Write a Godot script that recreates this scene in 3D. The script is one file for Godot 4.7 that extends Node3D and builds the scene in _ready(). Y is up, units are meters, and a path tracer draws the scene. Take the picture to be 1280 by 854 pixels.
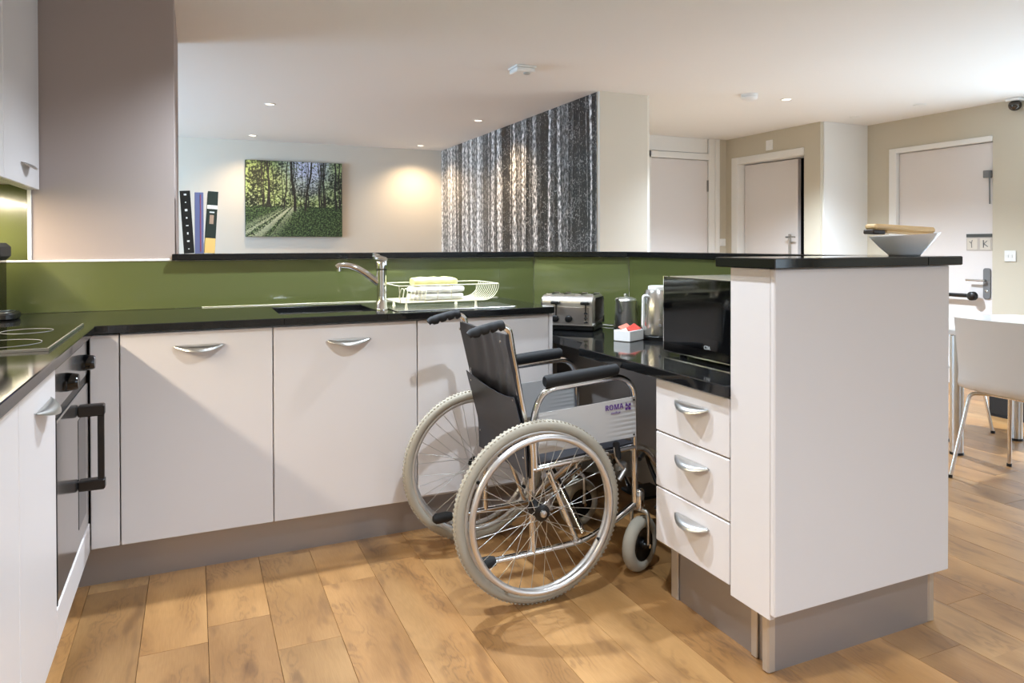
extends Node3D

# ---------------------------------------------------------------- mesh builder
class MB:
	var v := PackedVector3Array()
	var n := PackedVector3Array()
	var uv := PackedVector2Array()

	func tri(a: Vector3, b: Vector3, c: Vector3, na: Vector3, nb: Vector3, nc: Vector3, ua := Vector2.ZERO, ub := Vector2.ZERO, uc := Vector2.ZERO) -> void:
		var g := (b - a).cross(c - a)
		if g.length_squared() < 1e-16:
			return
		if g.dot(na + nb + nc) > 0.0:
			v.append_array([a, c, b]); n.append_array([na, nc, nb]); uv.append_array([ua, uc, ub])
		else:
			v.append_array([a, b, c]); n.append_array([na, nb, nc]); uv.append_array([ua, ub, uc])

	func quad(a: Vector3, b: Vector3, c: Vector3, d: Vector3, nn: Vector3, u := [Vector2(0, 0), Vector2(1, 0), Vector2(1, 1), Vector2(0, 1)]) -> void:
		tri(a, b, c, nn, nn, nn, u[0], u[1], u[2])
		tri(a, c, d, nn, nn, nn, u[0], u[2], u[3])

	func quadn(a: Vector3, b: Vector3, c: Vector3, d: Vector3, na: Vector3, nb: Vector3, nc: Vector3, nd: Vector3) -> void:
		tri(a, b, c, na, nb, nc)
		tri(a, c, d, na, nc, nd)

	# chamfered box
	func box(c: Vector3, s: Vector3, bev := 0.0, xf := Transform3D.IDENTITY) -> MB:
		var h := s / 2.0
		var e := minf(bev, minf(h.x, minf(h.y, h.z)) * 0.95)
		for ax in 3:
			var a1 := (ax + 1) % 3
			var a2 := (ax + 2) % 3
			for sg in [-1.0, 1.0]:
				var p := []
				for k in [[-1, -1], [1, -1], [1, 1], [-1, 1]]:
					var q := Vector3.ZERO
					q[ax] = sg * h[ax]
					q[a1] = k[0] * (h[a1] - e)
					q[a2] = k[1] * (h[a2] - e)
					p.append(xf * (c + q))
				var nn := Vector3.ZERO
				nn[ax] = sg
				quad(p[0], p[1], p[2], p[3], (xf.basis * nn).normalized())
		if e > 0.0:
			for ax in 3:
				var a1 := (ax + 1) % 3
				var a2 := (ax + 2) % 3
				for s1 in [-1.0, 1.0]:
					for s2 in [-1.0, 1.0]:
						var p := []
						for t in [-1.0, 1.0]:
							var q := Vector3.ZERO
							q[ax] = t * (h[ax] - e); q[a1] = s1 * h[a1]; q[a2] = s2 * (h[a2] - e)
							var r := q
							r[a1] = s1 * (h[a1] - e); r[a2] = s2 * h[a2]
							p.append(xf * (c + q)); p.append(xf * (c + r))
						var nn := Vector3.ZERO
						nn[a1] = s1; nn[a2] = s2
						quad(p[0], p[1], p[3], p[2], (xf.basis * nn).normalized())
			for sx in [-1.0, 1.0]:
				for sy in [-1.0, 1.0]:
					for sz in [-1.0, 1.0]:
						var nn := (xf.basis * Vector3(sx, sy, sz)).normalized()
						tri(xf * (c + Vector3(sx * h.x, sy * (h.y - e), sz * (h.z - e))), xf * (c + Vector3(sx * (h.x - e), sy * h.y, sz * (h.z - e))), xf * (c + Vector3(sx * (h.x - e), sy * (h.y - e), sz * h.z)), nn, nn, nn)
		return self

	# box from two corners
	func bx(a: Vector3, b: Vector3, bev := 0.0) -> MB:
		return box((a + b) / 2.0, (b - a).abs(), bev)

	func tube(pts: Array, r, seg := 10, closed := false) -> MB:
		var m := pts.size()
		var rings := []
		var norms := []
		var up := Vector3.ZERO
		for k in m:
			var t: Vector3
			if closed:
				t = (pts[(k + 1) % m] - pts[(k - 1 + m) % m]).normalized()
			elif k == 0:
				t = (pts[1] - pts[0]).normalized()
			elif k == m - 1:
				t = (pts[k] - pts[k - 1]).normalized()
			else:
				t = ((pts[k + 1] - pts[k]).normalized() + (pts[k] - pts[k - 1]).normalized()).normalized()
			if up == Vector3.ZERO:
				up = t.cross(Vector3(0.31, 0.87, 0.2)).normalized()
			up = (up - t * up.dot(t)).normalized()
			var sd := t.cross(up)
			var rr: float = r[k] if r is Array else r
			var ring := PackedVector3Array()
			var nr := PackedVector3Array()
			for j in seg:
				var a := TAU * j / seg
				var d := up * cos(a) + sd * sin(a)
				ring.append(pts[k] + d * rr); nr.append(d)
			rings.append(ring); norms.append(nr)
		for k in (m if closed else m - 1):
			var k2 := (k + 1) % m
			var off := 0
			if closed and k2 == 0:
				var best := 1e9
				for o in seg:
					var dd: float = rings[k][0].distance_squared_to(rings[0][o])
					if dd < best:
						best = dd; off = o
			for j in seg:
				var j2 := (j + 1) % seg
				var q := (j + off) % seg
				var q2 := (j2 + off) % seg
				quadn(rings[k][j], rings[k][j2], rings[k2][q2], rings[k2][q], norms[k][j], norms[k][j2], norms[k2][q2], norms[k2][q])
		if not closed:
			for e in [0, m - 1]:
				var nn: Vector3 = ((pts[0] - pts[1]) if e == 0 else (pts[m - 1] - pts[m - 2])).normalized()
				for j in range(1, seg - 1):
					tri(rings[e][0], rings[e][j], rings[e][j + 1], nn, nn, nn)
		return self

	# profile of (radius, height) turned about local y
	func lathe(prof: Array, seg := 24, xf := Transform3D.IDENTITY, smooth := true, sx := 1.0, sz := 1.0) -> MB:
		for k in prof.size() - 1:
			var p: Vector2 = prof[k]
			var q: Vector2 = prof[k + 1]
			var d := q - p
			var fl := Vector2(d.y, -d.x).normalized()
			var n0 := fl
			var n1 := fl
			if smooth:
				if k > 0:
					var dp: Vector2 = p - prof[k - 1]
					var f0 := Vector2(dp.y, -dp.x).normalized()
					if f0.dot(fl) > 0.6:
						n0 = (f0 + fl).normalized()
				if k < prof.size() - 2:
					var dq: Vector2 = prof[k + 2] - q
					var f1 := Vector2(dq.y, -dq.x).normalized()
					if f1.dot(fl) > 0.6:
						n1 = (f1 + fl).normalized()
			for j in seg:
				var a := TAU * j / seg
				var b := TAU * (j + 1) / seg
				var ca := Vector3(cos(a) * sx, 0, sin(a) * sz)
				var cb := Vector3(cos(b) * sx, 0, sin(b) * sz)
				var ma := Vector3(cos(a) / sx, 0, sin(a) / sz)
				var mb := Vector3(cos(b) / sx, 0, sin(b) / sz)
				quadn(xf * (ca * p.x + Vector3.UP * p.y), xf * (cb * p.x + Vector3.UP * p.y), xf * (cb * q.x + Vector3.UP * q.y), xf * (ca * q.x + Vector3.UP * q.y),
					(xf.basis * (ma * n0.x + Vector3.UP * n0.y)).normalized(), (xf.basis * (mb * n0.x + Vector3.UP * n0.y)).normalized(), (xf.basis * (mb * n1.x + Vector3.UP * n1.y)).normalized(), (xf.basis * (ma * n1.x + Vector3.UP * n1.y)).normalized())
		return self

	# polygon (x, z) extruded from y0 to y1
	func prism(poly: PackedVector2Array, y0: float, y1: float, bev := 0.0, xf := Transform3D.IDENTITY) -> MB:
		if Geometry2D.is_polygon_clockwise(poly):
			poly.reverse()
		var m := poly.size()
		var inn := PackedVector2Array()
		for k in m:
			var a := (poly[k] - poly[(k - 1 + m) % m]).normalized()
			var b := (poly[(k + 1) % m] - poly[k]).normalized()
			var na := Vector2(-a.y, a.x)
			var nb := Vector2(-b.y, b.x)
			var nn := (na + nb).normalized()
			inn.append(poly[k] + nn * bev / maxf(0.3, nn.dot(na)))
		var t := Geometry2D.triangulate_polygon(inn)
		for k in range(0, t.size(), 3):
			for s in [0, 1]:
				var y := y1 if s else y0
				var nn := xf.basis * (Vector3.UP if s else Vector3.DOWN)
				tri(xf * Vector3(inn[t[k]].x, y, inn[t[k]].y), xf * Vector3(inn[t[k + 1]].x, y, inn[t[k + 1]].y), xf * Vector3(inn[t[k + 2]].x, y, inn[t[k + 2]].y), nn, nn, nn, inn[t[k]], inn[t[k + 1]], inn[t[k + 2]])
		for k in m:
			var k2 := (k + 1) % m
			var d := (poly[k2] - poly[k]).normalized()
			var o := Vector3(d.y, 0, -d.x)
			var p := Vector3(poly[k].x, 0, poly[k].y)
			var q := Vector3(poly[k2].x, 0, poly[k2].y)
			quad(xf * (p + Vector3.UP * (y0 + bev)), xf * (q + Vector3.UP * (y0 + bev)), xf * (q + Vector3.UP * (y1 - bev)), xf * (p + Vector3.UP * (y1 - bev)), xf.basis * o)
			if bev > 0.0:
				var pi := Vector3(inn[k].x, 0, inn[k].y)
				var qi := Vector3(inn[k2].x, 0, inn[k2].y)
				quad(xf * (p + Vector3.UP * (y1 - bev)), xf * (q + Vector3.UP * (y1 - bev)), xf * (qi + Vector3.UP * y1), xf * (pi + Vector3.UP * y1), (xf.basis * (o + Vector3.UP)).normalized())
				quad(xf * (p + Vector3.UP * (y0 + bev)), xf * (q + Vector3.UP * (y0 + bev)), xf * (qi + Vector3.UP * y0), xf * (pi + Vector3.UP * y0), (xf.basis * (o + Vector3.DOWN)).normalized())
		return self

	# smooth grid of points pts[i][j]
	func grid(pts: Array, flip := 1.0) -> MB:
		var a := pts.size()
		var b: int = pts[0].size()
		var nn := []
		for i in a:
			var row := []
			for j in b:
				var du: Vector3 = pts[mini(i + 1, a - 1)][j] - pts[maxi(i - 1, 0)][j]
				var dv: Vector3 = pts[i][mini(j + 1, b - 1)] - pts[i][maxi(j - 1, 0)]
				row.append(du.cross(dv).normalized() * flip)
			nn.append(row)
		for i in a - 1:
			for j in b - 1:
				quadn(pts[i][j], pts[i + 1][j], pts[i + 1][j + 1], pts[i][j + 1], nn[i][j], nn[i + 1][j], nn[i + 1][j + 1], nn[i][j + 1])
		return self

	# a sheet pts[i][j] given thickness th
	func sheet(pts: Array, th: float) -> MB:
		var a := pts.size()
		var b: int = pts[0].size()
		var back := []
		for i in a:
			var row := []
			for j in b:
				var du: Vector3 = pts[mini(i + 1, a - 1)][j] - pts[maxi(i - 1, 0)][j]
				var dv: Vector3 = pts[i][mini(j + 1, b - 1)] - pts[i][maxi(j - 1, 0)]
				row.append(pts[i][j] - du.cross(dv).normalized() * th)
			back.append(row)
		grid(pts, 1.0)
		grid(back, -1.0)
		for j in b - 1:
			for i in [0, a - 1]:
				var nn: Vector3 = (pts[i][j] - pts[1 if i == 0 else a - 2][j]).normalized()
				quad(pts[i][j], pts[i][j + 1], back[i][j + 1], back[i][j], nn)
		for i in a - 1:
			for j in [0, b - 1]:
				var nn: Vector3 = (pts[i][j] - pts[i][1 if j == 0 else b - 2]).normalized()
				quad(pts[i][j], pts[i + 1][j], back[i + 1][j], back[i][j], nn)
		return self

	func ball(c: Vector3, r: Vector3, seg := 16) -> MB:
		var prof := []
		for k in seg / 2 + 1:
			var a := -PI / 2 + PI * k / (seg / 2)
			prof.append(Vector2(cos(a), sin(a)))
		return lathe(prof, seg, Transform3D(Basis.from_scale(r), c))

	func mesh() -> ArrayMesh:
		var arr := []
		arr.resize(Mesh.ARRAY_MAX)
		arr[Mesh.ARRAY_VERTEX] = v
		arr[Mesh.ARRAY_NORMAL] = n
		arr[Mesh.ARRAY_TEX_UV] = uv
		var am := ArrayMesh.new()
		am.add_surface_from_arrays(Mesh.PRIMITIVE_TRIANGLES, arr)
		return am

# ---------------------------------------------------------------- node helpers
var taken := {}
var M := {}
var R := RandomNumberGenerator.new()

func numbered(called: String) -> String:
	if not taken.has(called):
		taken[called] = 0
		return called
	taken[called] += 1
	return "%s_%03d" % [called, taken[called]]

func metas(o: Node, label := "", category := "", group := "", kind := "") -> void:
	if label: o.set_meta("label", label)
	if category: o.set_meta("category", category)
	if group: o.set_meta("group", group)
	if kind: o.set_meta("kind", kind)

# a thing made of parts: a Node3D at its base
func thing(called: String, label: String, category: String, at := Vector3.ZERO, group := "") -> Node3D:
	var o := Node3D.new()
	o.name = numbered(called)
	add_child(o)
	o.position = at
	o.set_meta("base", true)
	metas(o, label, category, group)
	return o

# a part: geometry given in room coordinates
func part(parent: Node3D, called: String, mb, mat: Material, label := "") -> MeshInstance3D:
	var o := MeshInstance3D.new()
	o.name = called
	o.mesh = mb.mesh() if mb is MB else mb
	o.material_override = mat
	parent.add_child(o, true)
	if parent.has_meta("base"):
		o.position = -parent.position
	if label: o.set_meta("label", label)
	return o

# a thing of one mesh, standing at its base
func single(called: String, mb: MB, mat: Material, label: String, category: String, group := "") -> MeshInstance3D:
	var o := MeshInstance3D.new()
	o.name = numbered(called)
	o.mesh = mb.mesh()
	o.material_override = mat
	add_child(o)
	metas(o, label, category, group)
	return o

func struct(called: String, mb: MB, mat: Material, label := "", category := "") -> MeshInstance3D:
	var o := MeshInstance3D.new()
	o.name = called
	o.mesh = mb.mesh()
	o.material_override = mat
	add_child(o)
	metas(o, label, category, "", "structure")
	return o

func mat(c: Color, rough := 0.5, metal := 0.0, spec := 0.5) -> StandardMaterial3D:
	var m := StandardMaterial3D.new()
	m.albedo_color = c
	m.roughness = rough
	m.metallic = metal
	m.metallic_specular = spec
	return m

func noise_tex(freq: float, ramp: Array, seed_: int, size := 256, as_normal := false) -> NoiseTexture2D:
	var fn := FastNoiseLite.new()
	fn.seed = seed_
	fn.frequency = freq
	fn.fractal_octaves = 4
	var t := NoiseTexture2D.new()
	t.width = size
	t.height = size
	t.seamless = true
	t.noise = fn
	if as_normal:
		t.as_normal_map = true
		t.bump_strength = 2.0
	else:
		var g := Gradient.new()
		g.offsets = PackedFloat32Array([0.0, 0.5, 1.0])
		g.colors = PackedColorArray(ramp)
		t.color_ramp = g
	return t

func img_tex(w: int, h: int, data: PackedByteArray) -> ImageTexture:
	var im := Image.create_from_data(w, h, false, Image.FORMAT_RGB8, data)
	im.generate_mipmaps()
	return ImageTexture.create_from_image(im)

func V(x: float, y: float, z: float) -> Vector3:
	return Vector3(x, y, z)

func arc(c: Vector3, a: Vector3, b: Vector3, r: float, d0: float, d1: float, k := 8) -> Array:
	var out := []
	for i in k + 1:
		var t := deg_to_rad(lerpf(d0, d1, float(i) / k))
		out.append(c + a * r * cos(t) + b * r * sin(t))
	return out

# polyline with rounded corners
func bend(pts: Array, r: float, k := 5) -> Array:
	var out := [pts[0]]
	for i in range(1, pts.size() - 1):
		var p: Vector3 = pts[i]
		var a: Vector3 = pts[i - 1] - p
		var b: Vector3 = pts[i + 1] - p
		var rr := minf(r, minf(a.length(), b.length()) * 0.48)
		var s := p + a.normalized() * rr
		var e := p + b.normalized() * rr
		for j in k + 1:
			var t := float(j) / k
			out.append(s.lerp(p, t).lerp(p.lerp(e, t), t))
	out.append(pts[-1])
	return out

# ---------------------------------------------------------------- measures of the place (metres)
const CEIL := 2.3
const ZF := -2.8075      # face of the sink run's doors
const ZW := -3.417       # wall behind the sink run
const XL := -0.3293      # face of the cooker run's doors
const XW := -0.94        # wall behind the cooker run
const XD := 1.4135       # face of the drawers
const ZE := -1.444       # face of the end panel
const XI := 2.02         # half wall of the peninsula
const WT := 0.91         # worktop
const WU := 0.8815
const LT := 0.776        # low worktop
const LU := 0.741
const BT := 1.147        # bar top
const BU := 1.119
const PZ := -8.08        # lounge wall
const HZ := -6.05        # hall wall
const X2 := 5.23
const X3 := 5.82
const FZ := 2.6          # wall behind the camera

func _ready() -> void:
	R.seed = 7
	camera_and_light()
	materials()
	shell()
	floor_planks()
	doors()
	kitchen_left()
	kitchen_back()
	peninsula()
	worktop_things()
	wheelchair()
	lounge()
	ceiling_things()
	dining()

# ---------------------------------------------------------------- camera and light
func camera_and_light() -> void:
	var cam := Camera3D.new()
	cam.name = "camera"
	cam.projection = Camera3D.PROJECTION_FRUSTUM
	cam.near = 0.05
	cam.far = 60.0
	cam.size = 0.05 * 854.0 / 889.24
	cam.frustum_offset = Vector2(0, -0.05 * (427.0 - 313.22) / 889.24)
	add_child(cam)
	cam.position = Vector3(0, 1.1859, 0)
	cam.rotation = Vector3(-0.0088, -0.4204, -0.0021)
	cam.current = true

	var we := WorldEnvironment.new()
	we.name = "world_environment"
	var e := Environment.new()
	var sky := Sky.new()
	var sm := ProceduralSkyMaterial.new()
	sm.sky_top_color = Color(0.62, 0.75, 0.95)
	sm.sky_horizon_color = Color(0.85, 0.9, 0.97)
	sm.ground_bottom_color = Color(0.35, 0.36, 0.36)
	sm.ground_horizon_color = Color(0.6, 0.62, 0.62)
	sm.sky_energy_multiplier = 1.6
	sm.ground_energy_multiplier = 1.0
	sky.sky_material = sm
	e.background_mode = Environment.BG_SKY
	e.sky = sky
	e.tonemap_mode = Environment.TONE_MAPPER_LINEAR
	e.tonemap_exposure = 1.05
	e.sdfgi_enabled = true
	e.ssao_enabled = true
	e.ssil_enabled = true
	we.environment = e
	add_child(we)

	# daylight through the dining window and the lounge window
	area("dining_window_light", Vector3(4.0, 1.45, FZ - 0.03), Vector3(4.0, 1.3, 0), Vector2(3.0, 1.3), Color(0.84, 0.93, 1.0), 4.5)
	area("ceiling_fill_light", Vector3(X3 - 0.03, 1.15, -2.3), Vector3(0, 1.9, -2.1), Vector2(1.8, 1.9), Color(0.84, 0.93, 1.0), 5.0)  # added fill aimed up at the ceiling; its window is made up
	area("lounge_window_light", Vector3(-2.97, 1.45, -6.3), Vector3(0, 1.2, -6.6), Vector2(2.2, 1.4), Color(0.7, 0.86, 1.0), 19.0)

func area(called: String, at: Vector3, to: Vector3, size: Vector2, c: Color, energy: float) -> void:
	var l := AreaLight3D.new()
	l.name = called
	l.area_size = size
	l.light_color = c
	l.light_energy = energy
	l.area_range = 30.0
	l.area_attenuation = 2.0
	l.shadow_enabled = true
	add_child(l)
	l.look_at_from_position(at, to)

const WARM := Color(1.0, 0.88, 0.72)
const NEUTRAL := Color(0.88, 0.94, 1.0)

func spot(parent: Node3D, at: Vector3, energy: float, c := WARM, angle := 68.0) -> void:
	var l := SpotLight3D.new()
	l.name = "lamp_light"
	l.light_color = c
	l.light_energy = energy
	l.spot_angle = angle
	l.spot_angle_attenuation = 0.9
	l.spot_range = 20.0
	l.spot_attenuation = 2.0
	l.light_size = 0.03
	l.shadow_enabled = true
	parent.add_child(l, true)
	l.rotation = Vector3(-PI / 2, 0, 0)
	l.position = at - parent.position

# ---------------------------------------------------------------- materials
func materials() -> void:
	M.white = mat(Color(0.87, 0.848, 0.84), 0.33)
	M.carcass = mat(Color(0.86, 0.85, 0.84), 0.5)
	M.wall = mat(Color(0.87, 0.84, 0.785), 0.85, 0.0, 0.3)
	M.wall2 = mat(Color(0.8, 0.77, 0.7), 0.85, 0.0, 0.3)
	M.taupe = mat(Color(0.66, 0.605, 0.58), 0.85, 0.0, 0.3)
	M.ceil = mat(Color(0.95, 0.945, 0.935), 0.9, 0.0, 0.2)
	M.trim = mat(Color(0.92, 0.915, 0.9), 0.4)
	M.door = mat(Color(0.87, 0.85, 0.84), 0.45)
	M.splash = mat(Color(0.35, 0.372, 0.215), 0.12)
	M.splash.clearcoat_enabled = true
	M.splash.clearcoat = 0.4
	M.splash.clearcoat_roughness = 0.05
	M.seal = mat(Color(0.78, 0.75, 0.64), 0.5)
	M.granite = mat(Color(1, 1, 1), 0.07)
	M.granite.albedo_texture = noise_tex(0.35, [Color(0.05, 0.05, 0.052), Color(0.075, 0.075, 0.078), Color(0.2, 0.2, 0.2)], 5)
	M.granite.uv1_triplanar = true
	M.granite.uv1_world_triplanar = true
	M.granite.uv1_scale = Vector3(3, 3, 3)
	M.plinth = mat(Color(0.66, 0.64, 0.63), 0.38, 0.75)
	M.plinth_cap = mat(Color(0.78, 0.74, 0.69), 0.35, 0.6)
	M.knee = mat(Color(0.56, 0.54, 0.53), 0.3, 0.5)
	M.chrome = mat(Color(0.9, 0.9, 0.9), 0.08, 1.0)
	M.steel = mat(Color(0.78, 0.77, 0.75), 0.25, 1.0)
	M.pot = mat(Color(0.88, 0.87, 0.85), 0.3, 0.9)
	M.satin = mat(Color(0.8, 0.8, 0.79), 0.3, 1.0)
	M.oven_steel = mat(Color(0.8, 0.79, 0.78), 0.16, 0.95)
	M.black = mat(Color(0.03, 0.03, 0.032), 0.35)
	M.black_gloss = mat(Color(0.02, 0.02, 0.022), 0.05)
	M.hob = mat(Color(0.02, 0.02, 0.02), 0.05)
	M.brown_black = mat(Color(0.09, 0.07, 0.06), 0.35)
	M.rubber = mat(Color(0.08, 0.08, 0.085), 0.7)
	M.vinyl = mat(Color(0.16, 0.16, 0.18), 0.38)
	M.tyre = mat(Color(0.64, 0.61, 0.55), 0.75)
	M.rim = mat(Color(0.8, 0.79, 0.77), 0.35, 0.6)
	M.push = mat(Color(0.86, 0.85, 0.84), 0.3, 0.85)
	M.panel = mat(Color(0.76, 0.75, 0.74), 0.4)
	M.cream_wire = mat(Color(0.93, 0.9, 0.78), 0.35)
	M.towel = mat(Color(0.95, 0.94, 0.9), 0.95)
	M.cloth_yellow = mat(Color(0.95, 0.92, 0.62), 0.95)
	M.porcelain = mat(Color(0.93, 0.93, 0.93), 0.12)
	M.red = mat(Color(0.72, 0.22, 0.16), 0.5)
	M.paper = mat(Color(0.93, 0.91, 0.86), 0.8)
	M.wood_pale = mat(Color(0.86, 0.72, 0.52), 0.5)
	M.plastic = mat(Color(0.93, 0.93, 0.92), 0.35)
	M.grey = mat(Color(0.45, 0.45, 0.45), 0.5)
	M.purple = mat(Color(0.4, 0.25, 0.55), 0.5)
	M.ink = mat(Color(0.8, 0.8, 0.8), 0.5)
	M.lamp = mat(Color(1, 1, 1), 0.4)
	M.lamp.emission_enabled = true
	M.lamp.emission = Color(1.0, 0.92, 0.8)
	M.lamp.emission_energy_multiplier = 4.0
	M.glass = mat(Color(0.85, 0.92, 0.95, 0.12), 0.02)
	M.glass.transparency = BaseMaterial3D.TRANSPARENCY_ALPHA
	M.chair_shell = mat(Color(0.86, 0.85, 0.84), 0.12)
	M.gap_shade = mat(Color(0.05, 0.045, 0.04), 0.8)  # near-black: the shade behind the doors put into the colour
	M.joint = mat(Color(0.3, 0.21, 0.13), 0.8)

# ---------------------------------------------------------------- walls, ceiling
func shell() -> void:
	struct("ceiling", MB.new().bx(V(-3.2, CEIL, -8.3), V(7.2, CEIL + 0.2, FZ + 0.2)), M.ceil)
	struct("wall_left", MB.new().bx(V(XW - 0.2, 0, ZW), V(XW, CEIL, FZ)), M.wall)
	# full-height wall between kitchen and lounge, with the return end seen above the bar
	struct("wall_back", MB.new().bx(V(-3.0, 0, -4.345), V(-0.076, CEIL, ZW)), M.taupe)
	# half wall: behind the sink, across the corner and along the peninsula
	var hw := MB.new().prism(PackedVector2Array([Vector2(-0.076, ZW), Vector2(1.653, ZW), Vector2(XI, -3.05), Vector2(XI, ZE - 0.085), Vector2(XI + 0.09, ZE - 0.085), Vector2(XI + 0.09, -3.09), Vector2(1.693, ZW - 0.1), Vector2(-0.076, ZW - 0.1)]), 0, BU)
	struct("wall_divider", hw, M.wall)
	struct("wall_lounge", MB.new().bx(V(-3.2, 0, PZ - 0.2), V(3.1, CEIL, PZ)), M.wall)
	# lounge side wall with its window opening
	var lw := MB.new().bx(V(-3.2, 0, PZ), V(-3.0, CEIL, -7.4)).bx(V(-3.2, 0, -5.2), V(-3.0, CEIL, -4.345)).bx(V(-3.2, 0, -7.4), V(-3.0, 0.75, -5.2)).bx(V(-3.2, 2.15, -7.4), V(-3.0, CEIL, -5.2))
	struct("wall_lounge_side", lw, M.wall)
	window_(1, V(-3.1, 0.75, -7.4), V(-3.1, 2.15, -5.2))
	# wall that carries the mural; its end has a narrow chamfered corner
	struct("wall_mural", MB.new().prism(PackedVector2Array([Vector2(2.7, PZ), Vector2(2.7, -4.47), Vector2(3.115, -4.47), Vector2(3.16, -4.51), Vector2(3.16, PZ)]), 0, CEIL), M.wall)
	# hall
	var h := MB.new().bx(V(3.16, 0, HZ - 0.2), V(4.2, CEIL, HZ)).bx(V(5.07, 0, HZ - 0.2), V(X2 + 0.2, CEIL, HZ))
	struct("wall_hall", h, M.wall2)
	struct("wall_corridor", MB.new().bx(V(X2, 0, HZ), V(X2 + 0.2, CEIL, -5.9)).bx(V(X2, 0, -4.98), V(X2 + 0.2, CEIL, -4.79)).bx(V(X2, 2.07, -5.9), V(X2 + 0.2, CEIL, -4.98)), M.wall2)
	struct("wall_stub", MB.new().bx(V(X2 + 0.03, 0, -4.8), V(X3, CEIL, -4.775)), M.trim)
	var s := MB.new().bx(V(X3, 0, -4.99), V(X3 + 0.2, CEIL, -4.53)).bx(V(X3, 0, -3.62), V(X3 + 0.2, CEIL, -3.2)).bx(V(X3, 0, -1.4), V(X3 + 0.2, CEIL, FZ)).bx(V(X3, 0, -3.2), V(X3 + 0.2, 0.2, -1.4)).bx(V(X3, 2.1, -3.2), V(X3 + 0.2, CEIL, -1.4)).bx(V(X3, 2.04, -4.53), V(X3 + 0.2, CEIL, -3.62))
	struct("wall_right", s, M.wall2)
	# wall behind the camera with its window opening
	var f := MB.new().bx(V(XW - 0.2, 0, FZ), V(2.5, CEIL, FZ + 0.2)).bx(V(5.5, 0, FZ), V(X3 + 0.2, CEIL, FZ + 0.2))
	f.bx(V(2.5, 0, FZ), V(5.5, 0.8, FZ + 0.2)).bx(V(2.5, 2.1, FZ), V(5.5, CEIL, FZ + 0.2))
	struct("wall_front", f, M.wall)
	window_(3, V(X3 + 0.1, 0.2, -3.2), V(X3 + 0.1, 2.1, -1.4))  # unseen right-hand window, put in only for the ceiling fill
	window_(2, V(2.5, 0.8, FZ + 0.1), V(5.5, 2.1, FZ + 0.1))

func window_(k: int, a: Vector3, b: Vector3) -> void:
	var d := (b - a)
	var along := Vector3(signf(d.x), 0, 0) if absf(d.x) > 0.1 else Vector3(0, 0, signf(d.z))
	var w: float = absf(d.dot(along))
	var fr := MB.new()
	var thick := Vector3(0.06, 0.06, 0.06)
	var up := Vector3.UP
	for y in [a.y + 0.03, b.y - 0.03]:
		fr.box(V(a.x, y, a.z) + along * w / 2, along.abs() * (w - 0.001) + thick - along.abs() * 0.06)
	for t in [0.03, w / 2, w - 0.03]:
		fr.box(V(a.x, (a.y + b.y) / 2, a.z) + along * t, Vector3(0.055, b.y - a.y - 0.12, 0.055))
	var wn := struct("window_%d" % k, fr, M.trim)
	for i in 2:
		part(wn, "pane", MB.new().box(V(a.x, (a.y + b.y) / 2, a.z) + along * w * (0.25 + 0.5 * i), along.abs() * (w / 2 - 0.08) + up * (b.y - a.y - 0.12) + (Vector3.ONE - along.abs() - up) * 0.006), M.glass)

# ---------------------------------------------------------------- wooden floor
func wood_texture() -> ImageTexture:
	var w := 768
	var h := 1024
	var a := FastNoiseLite.new(); a.seed = 3; a.frequency = 1.0; a.fractal_octaves = 3
	var b := FastNoiseLite.new(); b.seed = 9; b.frequency = 1.0; b.fractal_octaves = 4
	var c := FastNoiseLite.new(); c.seed = 21; c.frequency = 1.0; c.fractal_octaves = 2
	var data := PackedByteArray()
	data.resize(w * h * 3)
	var light := Color(0.71, 0.545, 0.352)
	var mid := Color(0.575, 0.418, 0.245)
	var dark := Color(0.34, 0.23, 0.14)
	var i := 0
	for y in h:
		var fy := float(y) / h
		for x in w:
			var fx := float(x) / w
			var lane := floorf(fx * 4.0)
			var px := fx * 4.0 - lane
			# metres on the board: flowing figure, growth rings, fine pores, a few knots
			var bx := px * 0.185
			var by := fy * 2.5
			var sh := lane * 17.3
			var flow := a.get_noise_2d(bx * 4.0 + sh, by * 1.1)
			var cloud := c.get_noise_2d(bx * 5.0 + sh, by * 1.6 + 9.0)
			var fig := clampf(c.get_noise_2d(bx * 5.0 + sh + 80.0, by * 2.2) * 2.6 + 0.1, 0.0, 1.0)
			var swirl := a.get_noise_2d(bx * 13.0 + sh + 50.0, by * 6.0)
			var ring := sin((bx * 7.0 + flow * 1.8 + swirl * 0.55 * fig) * TAU * 2.6)
			var pore := b.get_noise_2d(bx * 260.0 + sh, by * 13.0)
			var knot := clampf((b.get_noise_2d(bx * 9.0 + sh + 31.0, by * 2.2) - 0.3) * 3.0, 0.0, 1.0)
			var t := clampf(0.6 + 0.14 * ring * (0.3 + fig) + 0.26 * pore + 0.55 * cloud - 0.28 * fig * (0.5 + 0.5 * ring), 0.0, 1.0)
			var col := mid.lerp(light, t)
			col = col.lerp(dark, knot * 0.38 + 0.38 * fig * clampf(ring * 0.6 + pore, 0.0, 1.0))
			data[i] = int(clampf(col.r, 0, 1) * 255.0); data[i + 1] = int(clampf(col.g, 0, 1) * 255.0); data[i + 2] = int(clampf(col.b, 0, 1) * 255.0)
			i += 3
	return img_tex(w, h, data)

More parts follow.
